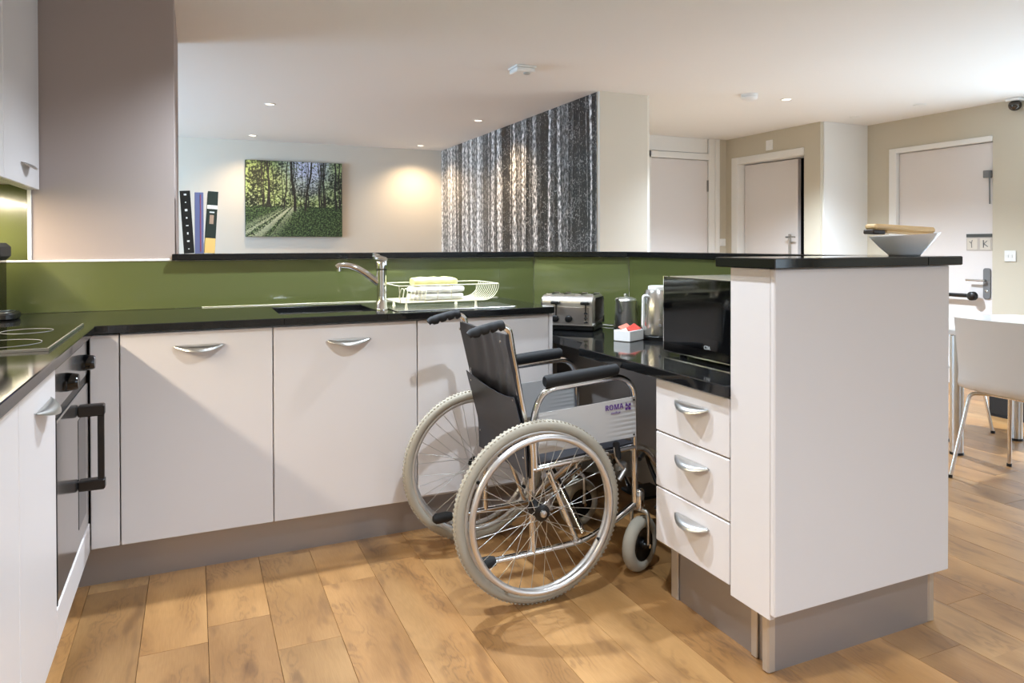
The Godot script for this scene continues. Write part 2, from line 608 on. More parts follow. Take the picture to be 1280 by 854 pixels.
func floor_planks() -> void:
	var tx := wood_texture()
	var mats := []
	for k in 6:
		var m := mat([Color(1, 1, 1), Color(0.93, 0.92, 0.9), Color(1.0, 0.97, 0.93), Color(0.86, 0.84, 0.82), Color(0.97, 0.95, 0.92), Color(0.9, 0.87, 0.84)][k], 0.36)
		m.albedo_texture = tx
		mats.append(m)
	var slab := struct("floor", MB.new().bx(V(-3.2, -0.2, -8.3), V(7.2, -0.012, FZ + 0.2)), M.joint)
	var pw := 0.1846
	var pl := 1.24
	var list := []
	var x0 := -0.152 - pw * 17
	var col := 0
	while x0 + col * pw < 6.1:
		var xa := x0 + col * pw
		var zo: float = [-2.39, -2.17, -2.92, -2.61, -2.03, -2.78, -2.3][(col + 3) % 7]
		var k := -6
		while k < 6:
			var za: float = zo + k * pl
			if za + pl > -8.2 and za < FZ + 0.1:
				list.append([xa, za])
			k += 1
		col += 1
	# the planks that can be seen stand first
	list.sort_custom(func(p, q): return plank_rank(p) < plank_rank(q))
	var rest := MB.new()
	for j in list.size():
		var xa: float = list[j][0]
		var za: float = list[j][1]
		var mb := MB.new() if j < 300 else rest
		var e := 0.0006
		var a := V(xa + e * 0.6, 0, za + e * 0.6)
		var b := V(xa + pw - e * 0.6, 0, za + pl - e * 0.6)
		var lane: float = float(R.randi() % 4) / 4.0 + 0.004
		var off := R.randf()
		var ln := pl / 2.5
		var fl := R.randf() > 0.5
		var ua := Vector2(lane, off + (ln if fl else 0.0))
		var ub := Vector2(lane + 0.242, off + (0.0 if fl else ln))
		mb.quad(V(a.x + e, 0, a.z + e), V(b.x - e, 0, a.z + e), V(b.x - e, 0, b.z - e), V(a.x + e, 0, b.z - e), Vector3.UP, [ua, Vector2(ub.x, ua.y), ub, Vector2(ua.x, ub.y)])
		var lo := Vector3(0, -0.01, 0)
		for sd in [[V(a.x + e, 0, a.z + e), V(b.x - e, 0, a.z + e), V(a.x, lo.y, a.z), V(b.x, lo.y, a.z), Vector3(0, 0.5, -1)], [V(a.x + e, 0, b.z - e), V(b.x - e, 0, b.z - e), V(a.x, lo.y, b.z), V(b.x, lo.y, b.z), Vector3(0, 0.5, 1)],
				[V(a.x + e, 0, a.z + e), V(a.x + e, 0, b.z - e), V(a.x, lo.y, a.z), V(a.x, lo.y, b.z), Vector3(-1, 0.5, 0)], [V(b.x - e, 0, a.z + e), V(b.x - e, 0, b.z - e), V(b.x, lo.y, a.z), V(b.x, lo.y, b.z), Vector3(1, 0.5, 0)]]:
			mb.quad(sd[0], sd[1], sd[3], sd[2], sd[4].normalized(), [ua, ua, ua, ua])
		if j < 300:
			part(slab, "plank", mb, mats[R.randi() % 6])
	if rest.v.size():
		var o := part(slab, "planks_beyond", rest, mats[1])
		o.set_meta("kind", "stuff")

func plank_rank(p: Array) -> float:
	var c := Vector2(p[0] + 0.09, p[1] + 0.62)
	var r := c.length()
	if c.y > -0.3: r += 20.0
	if c.x < -0.5 or (c.y < -3.3 and c.x < 2.6): r += 10.0
	return r

# ---------------------------------------------------------------- doors
func doors() -> void:
	# hall cupboard door with a panel above it
	var d := struct("door_1", MB.new().bx(V(4.26, 0.005, HZ - 0.05), V(4.985, 2.068, HZ - 0.01), 0.002), M.door)
	part(d, "frame", MB.new().bx(V(4.2, 0, HZ - 0.06), V(4.255, 2.14, HZ + 0.012), 0.003).bx(V(4.99, 0, HZ - 0.06), V(5.07, CEIL, HZ + 0.012), 0.003).bx(V(4.2, 2.073, HZ - 0.06), V(4.99, 2.14, HZ + 0.012), 0.003), M.trim)
	part(d, "panel", MB.new().bx(V(4.2, 2.145, HZ - 0.06), V(4.985, CEIL, HZ - 0.005), 0.002), M.trim)
	part(d, "architrave", MB.new().bx(V(5.07, 0, HZ), V(5.125, CEIL, HZ + 0.025), 0.004), M.trim)
	part(d, "hinge", MB.new().bx(V(4.978, 1.74, HZ - 0.012), V(4.995, 1.86, HZ + 0.004), 0.002), M.grey)
	struct("wall_hall_back", MB.new().bx(V(4.2, 0, HZ - 0.3), V(5.07, CEIL, HZ - 0.2)), M.gap_shade)
	# side door, standing a little open, with a lever handle
	var e := struct("door_2", MB.new().box(V(0, 0, 0.34), V(0.044, 2.005, 0.68), 0.002, Transform3D(Basis(Vector3.UP, 0.07), V(X2 + 0.1, 1.008, -5.855))), M.door)
	part(e, "frame", MB.new().bx(V(X2 - 0.015, 0, -5.955), V(X2 + 0.2, 2.09, -5.86), 0.004).bx(V(X2 - 0.015, 2.02, -5.86), V(X2 + 0.2, 2.09, -4.98), 0.004), M.trim)
	var hd := MB.new().tube([V(X2 + 0.13, 1.25, -5.26), V(X2 + 0.06, 1.25, -5.26), V(X2 + 0.06, 1.25, -5.15)], 0.009, 8)
	hd.bx(V(X2 + 0.1, 1.05, -5.275), V(X2 + 0.115, 1.28, -5.245), 0.003)
	part(e, "handle", hd, M.steel)
	struct("wall_corridor_back", MB.new().bx(V(X2 + 0.3, 0, -6.2), V(X2 + 0.4, CEIL, -4.99)), M.gap_shade)  # black wall standing in for the dark past the open door
	# entrance door in the right wall
	var g := struct("door_3", MB.new().bx(V(X3 + 0.02, 0.005, -4.458), V(X3 + 0.065, 1.995, -3.625), 0.002), M.door)
	part(g, "frame", MB.new().bx(V(X3 - 0.02, 0, -4.535), V(X3 + 0.12, 2.045, -4.462), 0.004).bx(V(X3 - 0.02, 2.0, -4.462), V(X3 + 0.12, 2.045, -3.62), 0.004), M.trim)
	part(g, "handle_plate", MB.new().prism(rounded(-3.7, 0.735, -3.64, 0.985, 0.02), 0, 0.012, 0.003, Transform3D(Basis(Vector3(0, 0, 1), Vector3(-1, 0, 0), Vector3(0, 1, 0)), V(X3 + 0.02, 0, 0))), M.grey)
	part(g, "lever", MB.new().tube(bend([V(X3 + 0.02, 0.885, -3.675), V(X3 - 0.035, 0.885, -3.675), V(X3 - 0.035, 0.885, -3.81)], 0.015), 0.009, 8), M.steel)
	part(g, "keyhole", MB.new().lathe([Vector2(0, 0.006), Vector2(0.012, 0.004), Vector2(0.014, 0)], 12, Transform3D(Basis(Vector3(0, 1, 0), Vector3(-1, 0, 0), Vector3(0, 0, 1)), V(X3 + 0.007, 0.8, -3.67))), M.steel)
	var pb := MB.new().tube([V(X3 - 0.045, 0.757, -4.3), V(X3 - 0.045, 0.757, -3.76)], 0.016, 10)
	for zz in [-4.25, -3.78]:
		pb.tube([V(X3 + 0.02, 0.757, zz), V(X3 - 0.045, 0.757, zz)], 0.012, 8)
	part(g, "pull_bar", pb, M.black)
	part(g, "pull_bar_end", MB.new().lathe([Vector2(0, 0.03), Vector2(0.03, 0.028), Vector2(0.036, 0.02), Vector2(0.036, -0.015), Vector2(0, -0.02)], 16, Transform3D(Basis(Vector3(0, 1, 0), Vector3(-1, 0, 0), Vector3(0, 0, 1)), V(X3 - 0.05, 0.757, -3.745))), M.black)
	part(g, "closer", MB.new().bx(V(X3 - 0.03, 1.71, -3.68), V(X3 + 0.02, 1.77, -3.632), 0.004).tube([V(X3 - 0.012, 1.72, -3.637), V(X3 - 0.012, 1.5, -3.634)], 0.006, 6), M.grey)
	# notice on the entrance door
	var s := thing("door_notice", "notice with dark header and pictograms on the entrance door", "sign", V(X3 + 0.019, 1.13, -3.735))
	part(s, "board", MB.new().bx(V(X3 + 0.016, 1.125, -3.84), V(X3 + 0.019, 1.26, -3.632)), mat(Color(0.74, 0.71, 0.68), 0.5))
	part(s, "header", MB.new().bx(V(X3 + 0.014, 1.235, -3.84), V(X3 + 0.0165, 1.262, -3.632)), mat(Color(0.3, 0.31, 0.3), 0.5))
	for i in 2:
		var zc := -3.79 + 0.105 * i
		var pc := part(s, "pictogram", MB.new().bx(V(X3 + 0.014, 1.135, zc - 0.042), V(X3 + 0.0165, 1.225, zc + 0.042)), mat(Color(0.82, 0.79, 0.74), 0.5))
		var fg := MB.new()
		if i == 0:
			fg.tube([V(X3 + 0.0135, 1.212, zc), V(X3 + 0.0135, 1.19, zc - 0.006), V(X3 + 0.0135, 1.15, zc - 0.004)], 0.003, 5).tube([V(X3 + 0.0135, 1.2, zc - 0.024), V(X3 + 0.0135, 1.185, zc - 0.006)], 0.003, 5)
		else:
			fg.tube([V(X3 + 0.0135, 1.212, zc - 0.015), V(X3 + 0.0135, 1.15, zc - 0.015)], 0.004, 5).tube([V(X3 + 0.0135, 1.178, zc - 0.015), V(X3 + 0.0135, 1.205, zc + 0.014)], 0.003, 5).tube([V(X3 + 0.0135, 1.18, zc - 0.01), V(X3 + 0.0135, 1.158, zc + 0.02)], 0.003, 5)
		part(pc, "figure", fg, M.grey)
	# switches
	switch_plate("light_switch", "white double light switch beside the entrance door", V(X3 - 0.001, 1.085, -3.48), V(-1, 0, 0), 0.086, 0.086, 2)
	switch_plate("wall_sounder", "small square white alarm unit above the side door", V(X2 - 0.001, 2.165, -5.415), V(-1, 0, 0), 0.09, 0.1, 1)
	switch_plate("light_switch", "single white light switch on hall wall by the cupboard door", V(5.175, 1.2, HZ + 0.001), V(0, 0, 1), 0.08, 0.08, 1)

func switch_plate(called: String, label: String, at: Vector3, nrm: Vector3, w: float, h: float, rockers: int) -> void:
	var s := thing(called, label, "switch", at)
	var side := Vector3.UP.cross(nrm)
	var xf := Transform3D(Basis(side, Vector3.UP, nrm), at)
	part(s, "plate", MB.new().box(V(0, 0, 0.005), V(w, h, 0.01), 0.003, xf), M.plastic)
	for k in rockers:
		part(s, "rocker", MB.new().box(V((k - (rockers - 1) / 2.0) * 0.03, 0, 0.012), V(0.012 if rockers > 1 else 0.03, 0.022 if rockers > 1 else 0.034, 0.006), 0.002, xf), M.plastic)

func rounded(x0: float, y0: float, x1: float, y1: float, r: float, k := 5) -> PackedVector2Array:
	var out := PackedVector2Array()
	for c in [[x1 - r, y1 - r, 0.0], [x0 + r, y1 - r, 90.0], [x0 + r, y0 + r, 180.0], [x1 - r, y0 + r, 270.0]]:
		for i in k + 1:
			var a := deg_to_rad(c[2] + 90.0 * i / k)
			out.append(Vector2(c[0] + r * cos(a), c[1] + r * sin(a)))
	return out

# crescent bow handle: chord along `along`, bowing out along `outw`
func bow_handle(c: Vector3, along: Vector3, outw: Vector3, w := 0.17) -> MB:
	var top := []
	var bot := []
	var n := 18
	var rows := []
	for i in n + 1:
		var s := -1.0 + 2.0 * i / n
		var b := 1.0 - s * s
		var p := c + along * s * w / 2
		var row := []
		for j in 7:
			var t := j / 6.0
			row.append(p + outw * (0.003 + b * 0.034 * sin(t * PI * 0.5)) + Vector3.UP * (0.011 - 0.02 * b * (1.0 - cos(t * PI * 0.5)) - 0.001 * t))
		rows.append(row)
	return MB.new().sheet(rows, 0.004)

# ---------------------------------------------------------------- cooker run on the left
func cab_front(parent: Node3D, called: String, a: Vector3, b: Vector3, m: Material, label := "") -> MeshInstance3D:
	return part(parent, called, MB.new().bx(a, b, 0.0025), m, label)

func kitchen_left() -> void:
	var out := V(1, 0, 0)
	# base cabinets
	var zs := [[-1.735, -1.13, "white base cabinet at the near end of the cooker run"], [-2.16, -1.738, "narrow white base cabinet beside the oven"]]
	for q in zs:
		var c := thing("base_cabinet", q[2], "cabinet", V(XL - 0.3, 0.14, (q[0] + q[1]) / 2), "cooker run cabinets")
		part(c, "body", MB.new().bx(V(XW + 0.01, 0.14, q[0]), V(XL - 0.02, WU - 0.001, q[1])), M.carcass)
		var dr := cab_front(c, "door", V(XL - 0.0195, 0.14, q[0] + 0.0015), V(XL, 0.868, q[1] - 0.0015), M.white)
		part(dr, "handle", bow_handle(V(XL, 0.796, q[0] + 0.17 if q[0] < -2 else q[1] - 0.15), V(0, 0, 1), out, 0.2), M.satin)
	# oven housing
	var h := thing("oven_cabinet", "white oven housing in the corner of the cooker run", "cabinet", V(XL - 0.3, 0.14, -2.48), "cooker run cabinets")
	part(h, "body", MB.new().bx(V(XW + 0.01, 0.14, -2.80), V(XL - 0.03, 0.235, -2.163)).bx(V(XW + 0.01, 0.235, -2.176), V(XL - 0.03, WU - 0.001, -2.163)).bx(V(XW + 0.01, 0.235, -2.80), V(XL - 0.03, WU - 0.001, -2.789)), M.carcass)
	cab_front(h, "lower_panel", V(XL - 0.0295, 0.14, -2.7955), V(XL, 0.238, -2.163), M.white)
	# oven
	var o := thing("oven", "stainless steel built-in oven with two black knobs", "oven", V(XL - 0.3, 0.24, -2.48))
	part(o, "body", MB.new().bx(V(XW + 0.05, 0.24, -2.785), V(XL - 0.03, 0.862, -2.18)), M.grey)
	part(o, "control_panel", MB.new().bx(V(XL - 0.029, 0.748, -2.787), V(XL - 0.004, 0.862, -2.178), 0.003), M.oven_steel)
	part(o, "vent", MB.new().bx(V(XL - 0.029, 0.722, -2.785), V(XL - 0.008, 0.746, -2.18)), M.black)
	var od := part(o, "oven_door", MB.new().bx(V(XL - 0.029, 0.243, -2.787), V(XL - 0.002, 0.72, -2.178), 0.003), M.oven_steel)
	part(od, "window", MB.new().bx(V(XL - 0.0035, 0.3, -2.72), V(XL - 0.001, 0.64, -2.56)), M.black_gloss)
	part(od, "edge_strip", MB.new().bx(V(XL - 0.02, 0.243, -2.1775), V(XL, 0.735, -2.1715)), M.black)
	var hb := MB.new().bx(V(XL + 0.052, 0.425, -2.56), V(XL + 0.07, 0.69, -2.54), 0.003)
	hb.bx(V(XL - 0.001, 0.655, -2.57), V(XL + 0.072, 0.69, -2.535), 0.004).bx(V(XL - 0.001, 0.425, -2.57), V(XL + 0.072, 0.458, -2.535), 0.004)
	part(od, "handle", hb, M.brown_black)
	for zz in [-2.32, -2.68]:
		var kx := Transform3D(Basis(V(0, 1, 0), V(1, 0, 0), V(0, 0, -1)), V(XL - 0.004, 0.803, zz))
		part(o, "knob", MB.new().lathe([Vector2(0.026, 0), Vector2(0.027, 0.006), Vector2(0.023, 0.03), Vector2(0.02, 0.036), Vector2(0, 0.036)], 20, kx), M.black_gloss)
	struct("trim_1", MB.new().bx(V(XL - 0.065, 0, -2.85), V(XL - 0.05, 0.139, -1.13)), M.plinth)
	# hob
	var hob := thing("hob", "black glass ceramic hob set in the corner worktop", "hob", V(-0.61, WT, -2.5))
	part(hob, "glass_plate", MB.new().bx(V(-0.87, WT + 0.001, -2.83), V(-0.352, WT + 0.006, -2.19), 0.002), M.hob)
	part(hob, "trim_strip", MB.new().bx(V(-0.87, WT + 0.0005, -2.19), V(-0.352, WT + 0.0075, -2.184)).bx(V(-0.352, WT + 0.0005, -2.83), V(-0.347, WT + 0.0075, -2.184)), M.satin)
	for q in [[-0.48, -2.35, 0.09], [-0.48, -2.66, 0.07], [-0.74, -2.35, 0.07], [-0.74, -2.66, 0.1]]:
		part(hob, "ring", MB.new().tube(arc(V(q[0], WT + 0.0062, q[1]), V(1, 0, 0), V(0, 0, 1), q[2], 0, 350, 40), 0.0008, 4), M.grey)
	# wall cabinets and their light
	for q in [[-3.412, -2.822, "white wall cabinet meeting the back wall above the hob"], [-2.818, -1.55, "white wall cabinet cut off by the left edge"]]:
		var c := thing("wall_cabinet", q[2], "cabinet", V(-0.75, 1.409, (q[0] + q[1]) / 2), "wall cabinets")
		part(c, "body", MB.new().bx(V(XW + 0.005, 1.43, q[0]), V(-0.59, 2.26, q[1])), M.white)
		part(c, "light_rail", MB.new().bx(V(-0.615, 1.409, q[0]), V(-0.592, 1.43, q[1])), M.white)
		var dr := cab_front(c, "door", V(-0.5895, 1.409, q[0] + 0.0015), V(-0.57, 2.26, q[1] - 0.0015), M.white)
		part(dr, "handle", bow_handle(V(-0.57, 1.478, q[0] + 0.26), V(0, 0, 1), out, 0.16), M.satin)
	var ul := thing("cabinet_light", "slim strip light hidden under the wall cabinets", "light", V(-0.86, 1.4, -2.45))
	part(ul, "housing", MB.new().bx(V(-0.89, 1.415, -3.3), V(-0.83, 1.4295, -1.6)), M.plastic)
	part(ul, "diffuser", MB.new().bx(V(-0.885, 1.409, -3.29), V(-0.835, 1.4149, -1.61)), M.lamp)
	var al := AreaLight3D.new()
	al.name = "strip_light"
	al.area_size = Vector2(0.05, 1.68)
	al.light_color = Color(1.0, 0.93, 0.83)
	al.light_energy = 3.9
	al.area_range = 20.0
	al.area_attenuation = 2.0
	al.shadow_enabled = true
	ul.add_child(al)
	al.rotation = Vector3(-PI / 2, 0, 0)
	al.position = V(-0.86, 1.406, -2.45) - ul.position

# ---------------------------------------------------------------- sink run
func kitchen_back() -> void:
	# worktop: one L-shaped slab with the sink cut out
	var yb := WU
	var w := MB.new()
	var sx0 := 0.31
	var sx1 := 0.70
	var sz0 := -3.28
	var sz1 := -2.93
	var fx := XL + 0.02
	var fz := ZF + 0.02
	w.bx(V(XW + 0.002, yb, ZW + 0.002), V(fx, WT, -1.1), 0.0025)
	w.bx(V(fx - 0.003, yb, ZW + 0.002), V(sx0, WT, fz), 0.0025)
	w.bx(V(sx0 - 0.003, yb, sz1), V(sx1 + 0.003, WT, fz), 0.0025)
	w.bx(V(sx0 - 0.003, yb, ZW + 0.002), V(sx1 + 0.003, WT, sz0), 0.0025)
	w.bx(V(sx1, yb, ZW + 0.002), V(1.452, WT, fz), 0.0025)
	single("worktop", w, M.granite, "polished black granite worktop of the sink and cooker runs", "worktop")
	# sink bowl
	var s := thing("sink", "undermounted steel sink bowl beside the mixer tap", "sink", V(0.505, 0.72, -3.1))
	var b := MB.new()
	b.bx(V(sx0 - 0.01, 0.70, sz0 - 0.01), V(sx1 + 0.01, 0.703, sz1 + 0.01))
	b.bx(V(sx0 - 0.012, 0.703, sz0 - 0.01), V(sx0 - 0.009, yb, sz1 + 0.01)).bx(V(sx1 + 0.009, 0.703, sz0 - 0.01), V(sx1 + 0.012, yb, sz1 + 0.01))
	b.bx(V(sx0 - 0.01, 0.703, sz0 - 0.012), V(sx1 + 0.01, yb, sz0 - 0.009)).bx(V(sx0 - 0.01, 0.703, sz1 + 0.009), V(sx1 + 0.01, yb, sz1 + 0.012))
	part(s, "bowl", b, M.steel)
	part(s, "drain", MB.new().lathe([Vector2(0.045, 0), Vector2(0.043, 0.004), Vector2(0.03, 0.002), Vector2(0, 0.002)], 20, Transform3D(Basis.IDENTITY, V(0.505, 0.7035, -3.1))), M.chrome)
	# cabinets of the sink run
	var out := V(0, 0, 1)
	var g := [-0.2385, 0.2695, 0.8305, 1.434]
	var lab := ["white sink run cabinet nearest the oven corner", "middle white sink run cabinet below the basin", "white sink run cabinet behind the wheelchair"]
	for k in 3:
		var c := thing("base_cabinet", lab[k], "cabinet", V((g[k] + g[k + 1]) / 2, 0.14, ZF - 0.3), "sink run cabinets")
		var top := WU - 0.001 if k != 1 else 0.69
		part(c, "body", MB.new().bx(V(g[k], 0.14, ZW + 0.01), V(g[k + 1], 0.69, ZF - 0.02)), M.carcass)
		if k != 1:
			pass
		part(c, "top_rail", MB.new().bx(V(g[k], 0.80, ZF - 0.09), V(g[k + 1], WU - 0.001, ZF - 0.02)), M.carcass)
		var bot := 0.14 if k < 2 else 0.152
		var dr := cab_front(c, "door", V(g[k] + 0.002, bot, ZF - 0.0195), V(g[k + 1] - 0.002, 0.876, ZF), M.white)
		if k < 2:
			part(dr, "handle", bow_handle(V([0.016, 0.552][k], [0.812, 0.803][k], ZF), V(1, 0, 0), out, 0.17), M.satin)
	single("filler_panel", MB.new().bx(V(XL + 0.001, 0.14, ZF - 0.0195), V(-0.2405, 0.876, ZF), 0.0025), M.white, "narrow white corner filler panel between oven and cabinets", "panel", "")
	single("cabinet_end_panel", MB.new().bx(V(1.4345, 0.0, ZW + 0.01), V(1.452, WU - 0.001, ZF + 0.0), 0.0015), M.white, "white side panel ending the sink run beside the toaster", "panel", "")
	struct("trim_2", MB.new().bx(V(XL - 0.05, 0, ZF - 0.06), V(1.434, 0.139, ZF - 0.045)), M.plinth)
	# splashbacks: green glass
	single("splashback", MB.new().bx(V(XW + 0.008, WT + 0.001, ZW + 0.001), V(1.452, BU - 0.003, ZW + 0.007)).bx(V(1.4525, LT + 0.001, ZW + 0.001), V(1.65, BU - 0.003, ZW + 0.007)), M.splash, "long green glass splashback behind the sink", "splashback", "green splashbacks")
	single("splashback", MB.new().bx(V(XW + 0.008, 1.127, ZW + 0.001), V(-0.612, 1.428, ZW + 0.007)), M.splash, "green glass panel under the wall cabinet behind the coffee machine", "splashback", "green splashbacks")
	single("splashback", MB.new().bx(V(XW + 0.001, WT + 0.001, ZW + 0.008), V(XW + 0.007, 1.408, -1.1)), M.splash, "green glass splashback on the left wall over the hob", "splashback", "green splashbacks")
	struct("trim_3", MB.new().bx(V(XW + 0.008, 1.1165, ZW + 0.0005), V(-0.087, 1.1255, ZW + 0.009), 0.002), M.trim)
	struct("trim_4", MB.new().bx(V(-0.612, 1.126, ZW + 0.0005), V(-0.598, 1.43, ZW + 0.009), 0.002), M.trim)
	struct("trim_5", MB.new().bx(V(0.03, WT, ZW + 0.0075), V(1.44, WT + 0.004, ZW + 0.012), 0.0015), M.seal)
	# bar shelf on the half wall
	var sh := MB.new().prism(PackedVector2Array([Vector2(-0.086, ZW + 0.026), Vector2(1.642, ZW + 0.026), Vector2(XI - 0.026, -3.04), Vector2(XI - 0.026, ZE + 0.02), Vector2(2.147, ZE + 0.02), Vector2(2.147, -3.103), Vector2(1.706, ZW - 0.13), Vector2(-0.073, ZW - 0.13), Vector2(-0.073, ZW + 0.002), Vector2(-0.086, ZW + 0.002)]), BU + 0.0005, BT, 0.0025)
	single("bar_shelf", sh, M.granite, "long black granite shelf capping the half wall", "shelf")

# ---------------------------------------------------------------- peninsula with drawers
func peninsula() -> void:
	var out := V(-1, 0, 0)
	# drawers
	var z0 := -1.98
	var z1 := -1.6195
	var d := thing("drawer_unit", "white three-drawer unit under the low worktop", "cabinet", V(1.7, 0.19, -1.8))
	part(d, "body", MB.new().bx(V(XD + 0.02, 0.193, z0), V(XI - 0.01, LU - 0.001, z1)), M.white)
	var ys := [[0.193, 0.3735], [0.3785, 0.5585], [0.5635, 0.735]]
	for q in ys:
		var dr := cab_front(d, "drawer", V(XD, q[0], z0), V(XD + 0.0195, q[1], z1 - 0.002), M.white)
		part(dr, "handle", bow_handle(V(XD, q[1] - 0.062, -1.787), V(0, 0, 1), out, 0.165), M.satin)
	# tall closed end unit that carries the bar
	var t := thing("peninsula_end_unit", "tall white end unit closing the peninsula beside the drawers", "cabinet", V(1.76, 0.17, -1.53))
	part(t, "body", MB.new().bx(V(XD + 0.0195, 0.175, -1.617), V(XI - 0.001, BU - 0.001, ZE - 0.019)), M.carcass)
	part(t, "side_panel", MB.new().bx(V(XD, 0.167, -1.617), V(XD + 0.019, BU - 0.001, ZE - 0.0185), 0.0015), M.white)
	part(t, "end_panel", MB.new().bx(V(XD - 0.001, 0.182, ZE - 0.018), V(2.116, BU - 0.001, ZE), 0.003), M.white)
	# plinths
	struct("trim_6", MB.new().bx(V(XD + 0.055, 0, -1.95), V(XD + 0.065, 0.166, ZE - 0.063)), M.plinth)
	struct("trim_7", MB.new().bx(V(XD + 0.045, 0, ZE - 0.06), V(2.114, 0.18, ZE - 0.05)), M.plinth)
	for q in [[V(XD + 0.047, 0, -1.96), V(XD + 0.0545, 0.19, -1.925)], [V(XD + 0.047, 0, -1.585), V(XD + 0.0545, 0.166, -1.56)]]:
		struct("trim_%d" % (8 + (0 if q[0].z < -1.7 else 1)), MB.new().bx(q[0], q[1], 0.002), M.plinth_cap)
	struct("trim_10", MB.new().bx(V(XD + 0.022, 0, ZE - 0.072), V(XD + 0.05, 0.166, ZE - 0.046), 0.004), M.plinth_cap)
	struct("trim_11", MB.new().bx(V(2.09, 0, ZE - 0.072), V(2.116, 0.18, ZE - 0.046), 0.004), M.plinth_cap)
	# low worktop, cut back in the corner
	var lw := MB.new().prism(PackedVector2Array([Vector2(XD - 0.02, -1.619), Vector2(XD - 0.02, -2.47), Vector2(1.47, -2.58), Vector2(1.47, ZW + 0.01), Vector2(1.65, ZW + 0.01), Vector2(XI - 0.008, -3.052), Vector2(XI - 0.008, -1.619)]), LU, LT, 0.003)
	single("low_worktop", lw, M.granite, "low polished black granite worktop under toaster and microwave", "worktop")
	# grey panels of the knee space
	single("knee_space_panel", MB.new().bx(V(1.6, 0.40, -3.05), V(1.618, LU - 0.001, -1.982)), M.knee, "grey apron panel hanging under the low worktop", "panel")
	# green splashbacks above it
	var a := Vector2(1.6525, ZW)
	var b := Vector2(XI, -3.05)
	var nn := Vector2(-1, 1).normalized()
	single("splashback", MB.new().prism(PackedVector2Array([a + nn * 0.0015 + Vector2(0.004, 0.004), b + nn * 0.0015 - Vector2(0.004, 0.004), b + nn * 0.0075 - Vector2(0.004, 0.004), a + nn * 0.0075 + Vector2(0.004, 0.004)]), LT + 0.001, BU - 0.001), M.splash, "green glass panel across the corner behind the toaster", "splashback", "green splashbacks")
	single("splashback", MB.new().bx(V(XI - 0.007, LT + 0.001, -3.047), V(XI - 0.001, BU - 0.001, -1.619)), M.splash, "green glass splashback behind kettle and microwave", "splashback", "green splashbacks")
	# bar top over the end unit
	single("breakfast_bar", MB.new().bx(V(XD - 0.02, BU, -1.66), V(XI - 0.0275, BT, ZE + 0.02), 0.0025), M.granite, "black granite breakfast bar over the peninsula end unit", "worktop")

# ---------------------------------------------------------------- things on the worktops
func worktop_things() -> void:
	coffee_machine()
	tap()
	rack_and_towels()
	toaster()
	kettle_and_pot()
	microwave()
	bowl()
	books()

func coffee_machine() -> void:
	var c := thing("coffee_machine", "black capsule coffee machine at the left edge", "coffee machine", V(-0.72, WT, -3.2))
	part(c, "body", MB.new().prism(rounded(-0.77, -3.30, -0.655, -3.08, 0.03), WT + 0.005, WT + 0.25, 0.008), M.black_gloss)
	part(c, "drip_tray", MB.new().prism(rounded(-0.68, -3.25, -0.6, -3.1, 0.035), WT + 0.001, WT + 0.028, 0.006), M.black)
	part(c, "head", MB.new().prism(rounded(-0.78, -3.3, -0.638, -3.06, 0.04), WT + 0.22, WT + 0.285, 0.015), M.rubber)
	part(c, "grille", MB.new().prism(rounded(-0.655, -3.235, -0.615, -3.115, 0.025), WT + 0.0285, WT + 0.031, 0.001), M.satin)

func tap() -> void:
	var x := 0.722
	var z := -2.965
	var t := thing("mixer_tap", "chrome single-lever mixer tap beside the sink", "tap", V(x, WT, z))
	part(t, "body", MB.new().lathe([Vector2(0.027, 0.0), Vector2(0.027, 0.008), Vector2(0.0235, 0.012), Vector2(0.021, 0.06), Vector2(0.0225, 0.165), Vector2(0.0225, 0.168)], 24, Transform3D(Basis.IDENTITY, V(x, WT, z))), M.chrome)
	part(t, "collar", MB.new().lathe([Vector2(0.0215, 0.168), Vector2(0.0215, 0.173)], 24, Transform3D(Basis.IDENTITY, V(x, WT, z))), M.black)
	part(t, "cartridge", MB.new().lathe([Vector2(0.024, 0.173), Vector2(0.0245, 0.195), Vector2(0.023, 0.205), Vector2(0.0, 0.213)], 24, Transform3D(Basis.IDENTITY, V(x, WT, z))), M.chrome)
	var lx := Transform3D(Basis(Vector3(0, 0, 1), -0.28), V(x, WT + 0.205, z))
	part(t, "lever", MB.new().box(V(-0.01, 0.012, 0), V(0.062, 0.02, 0.036), 0.008, lx).box(V(-0.028, 0.02, 0), V(0.03, 0.012, 0.028), 0.005, lx), M.chrome)
	var pts := []
	var rad := []
	for k in 9:
		var q := k / 8.0
		pts.append(V(x - 0.015 - 0.155 * q, WT + 0.115 + 0.075 * sin(q * 1.75) , z + 0.0 - 0.03 * q))
		rad.append(0.0145 - 0.003 * q)
	pts.append(pts[8] + V(-0.012, -0.008, 0)); rad.append(0.0105)
	var sp := part(t, "spout", MB.new().tube(pts, rad, 14), M.chrome)
	part(sp, "nozzle", MB.new().tube([pts[8] + V(-0.002, -0.002, 0), pts[8] + V(-0.002, -0.024, 0)], 0.0105, 12), M.chrome)

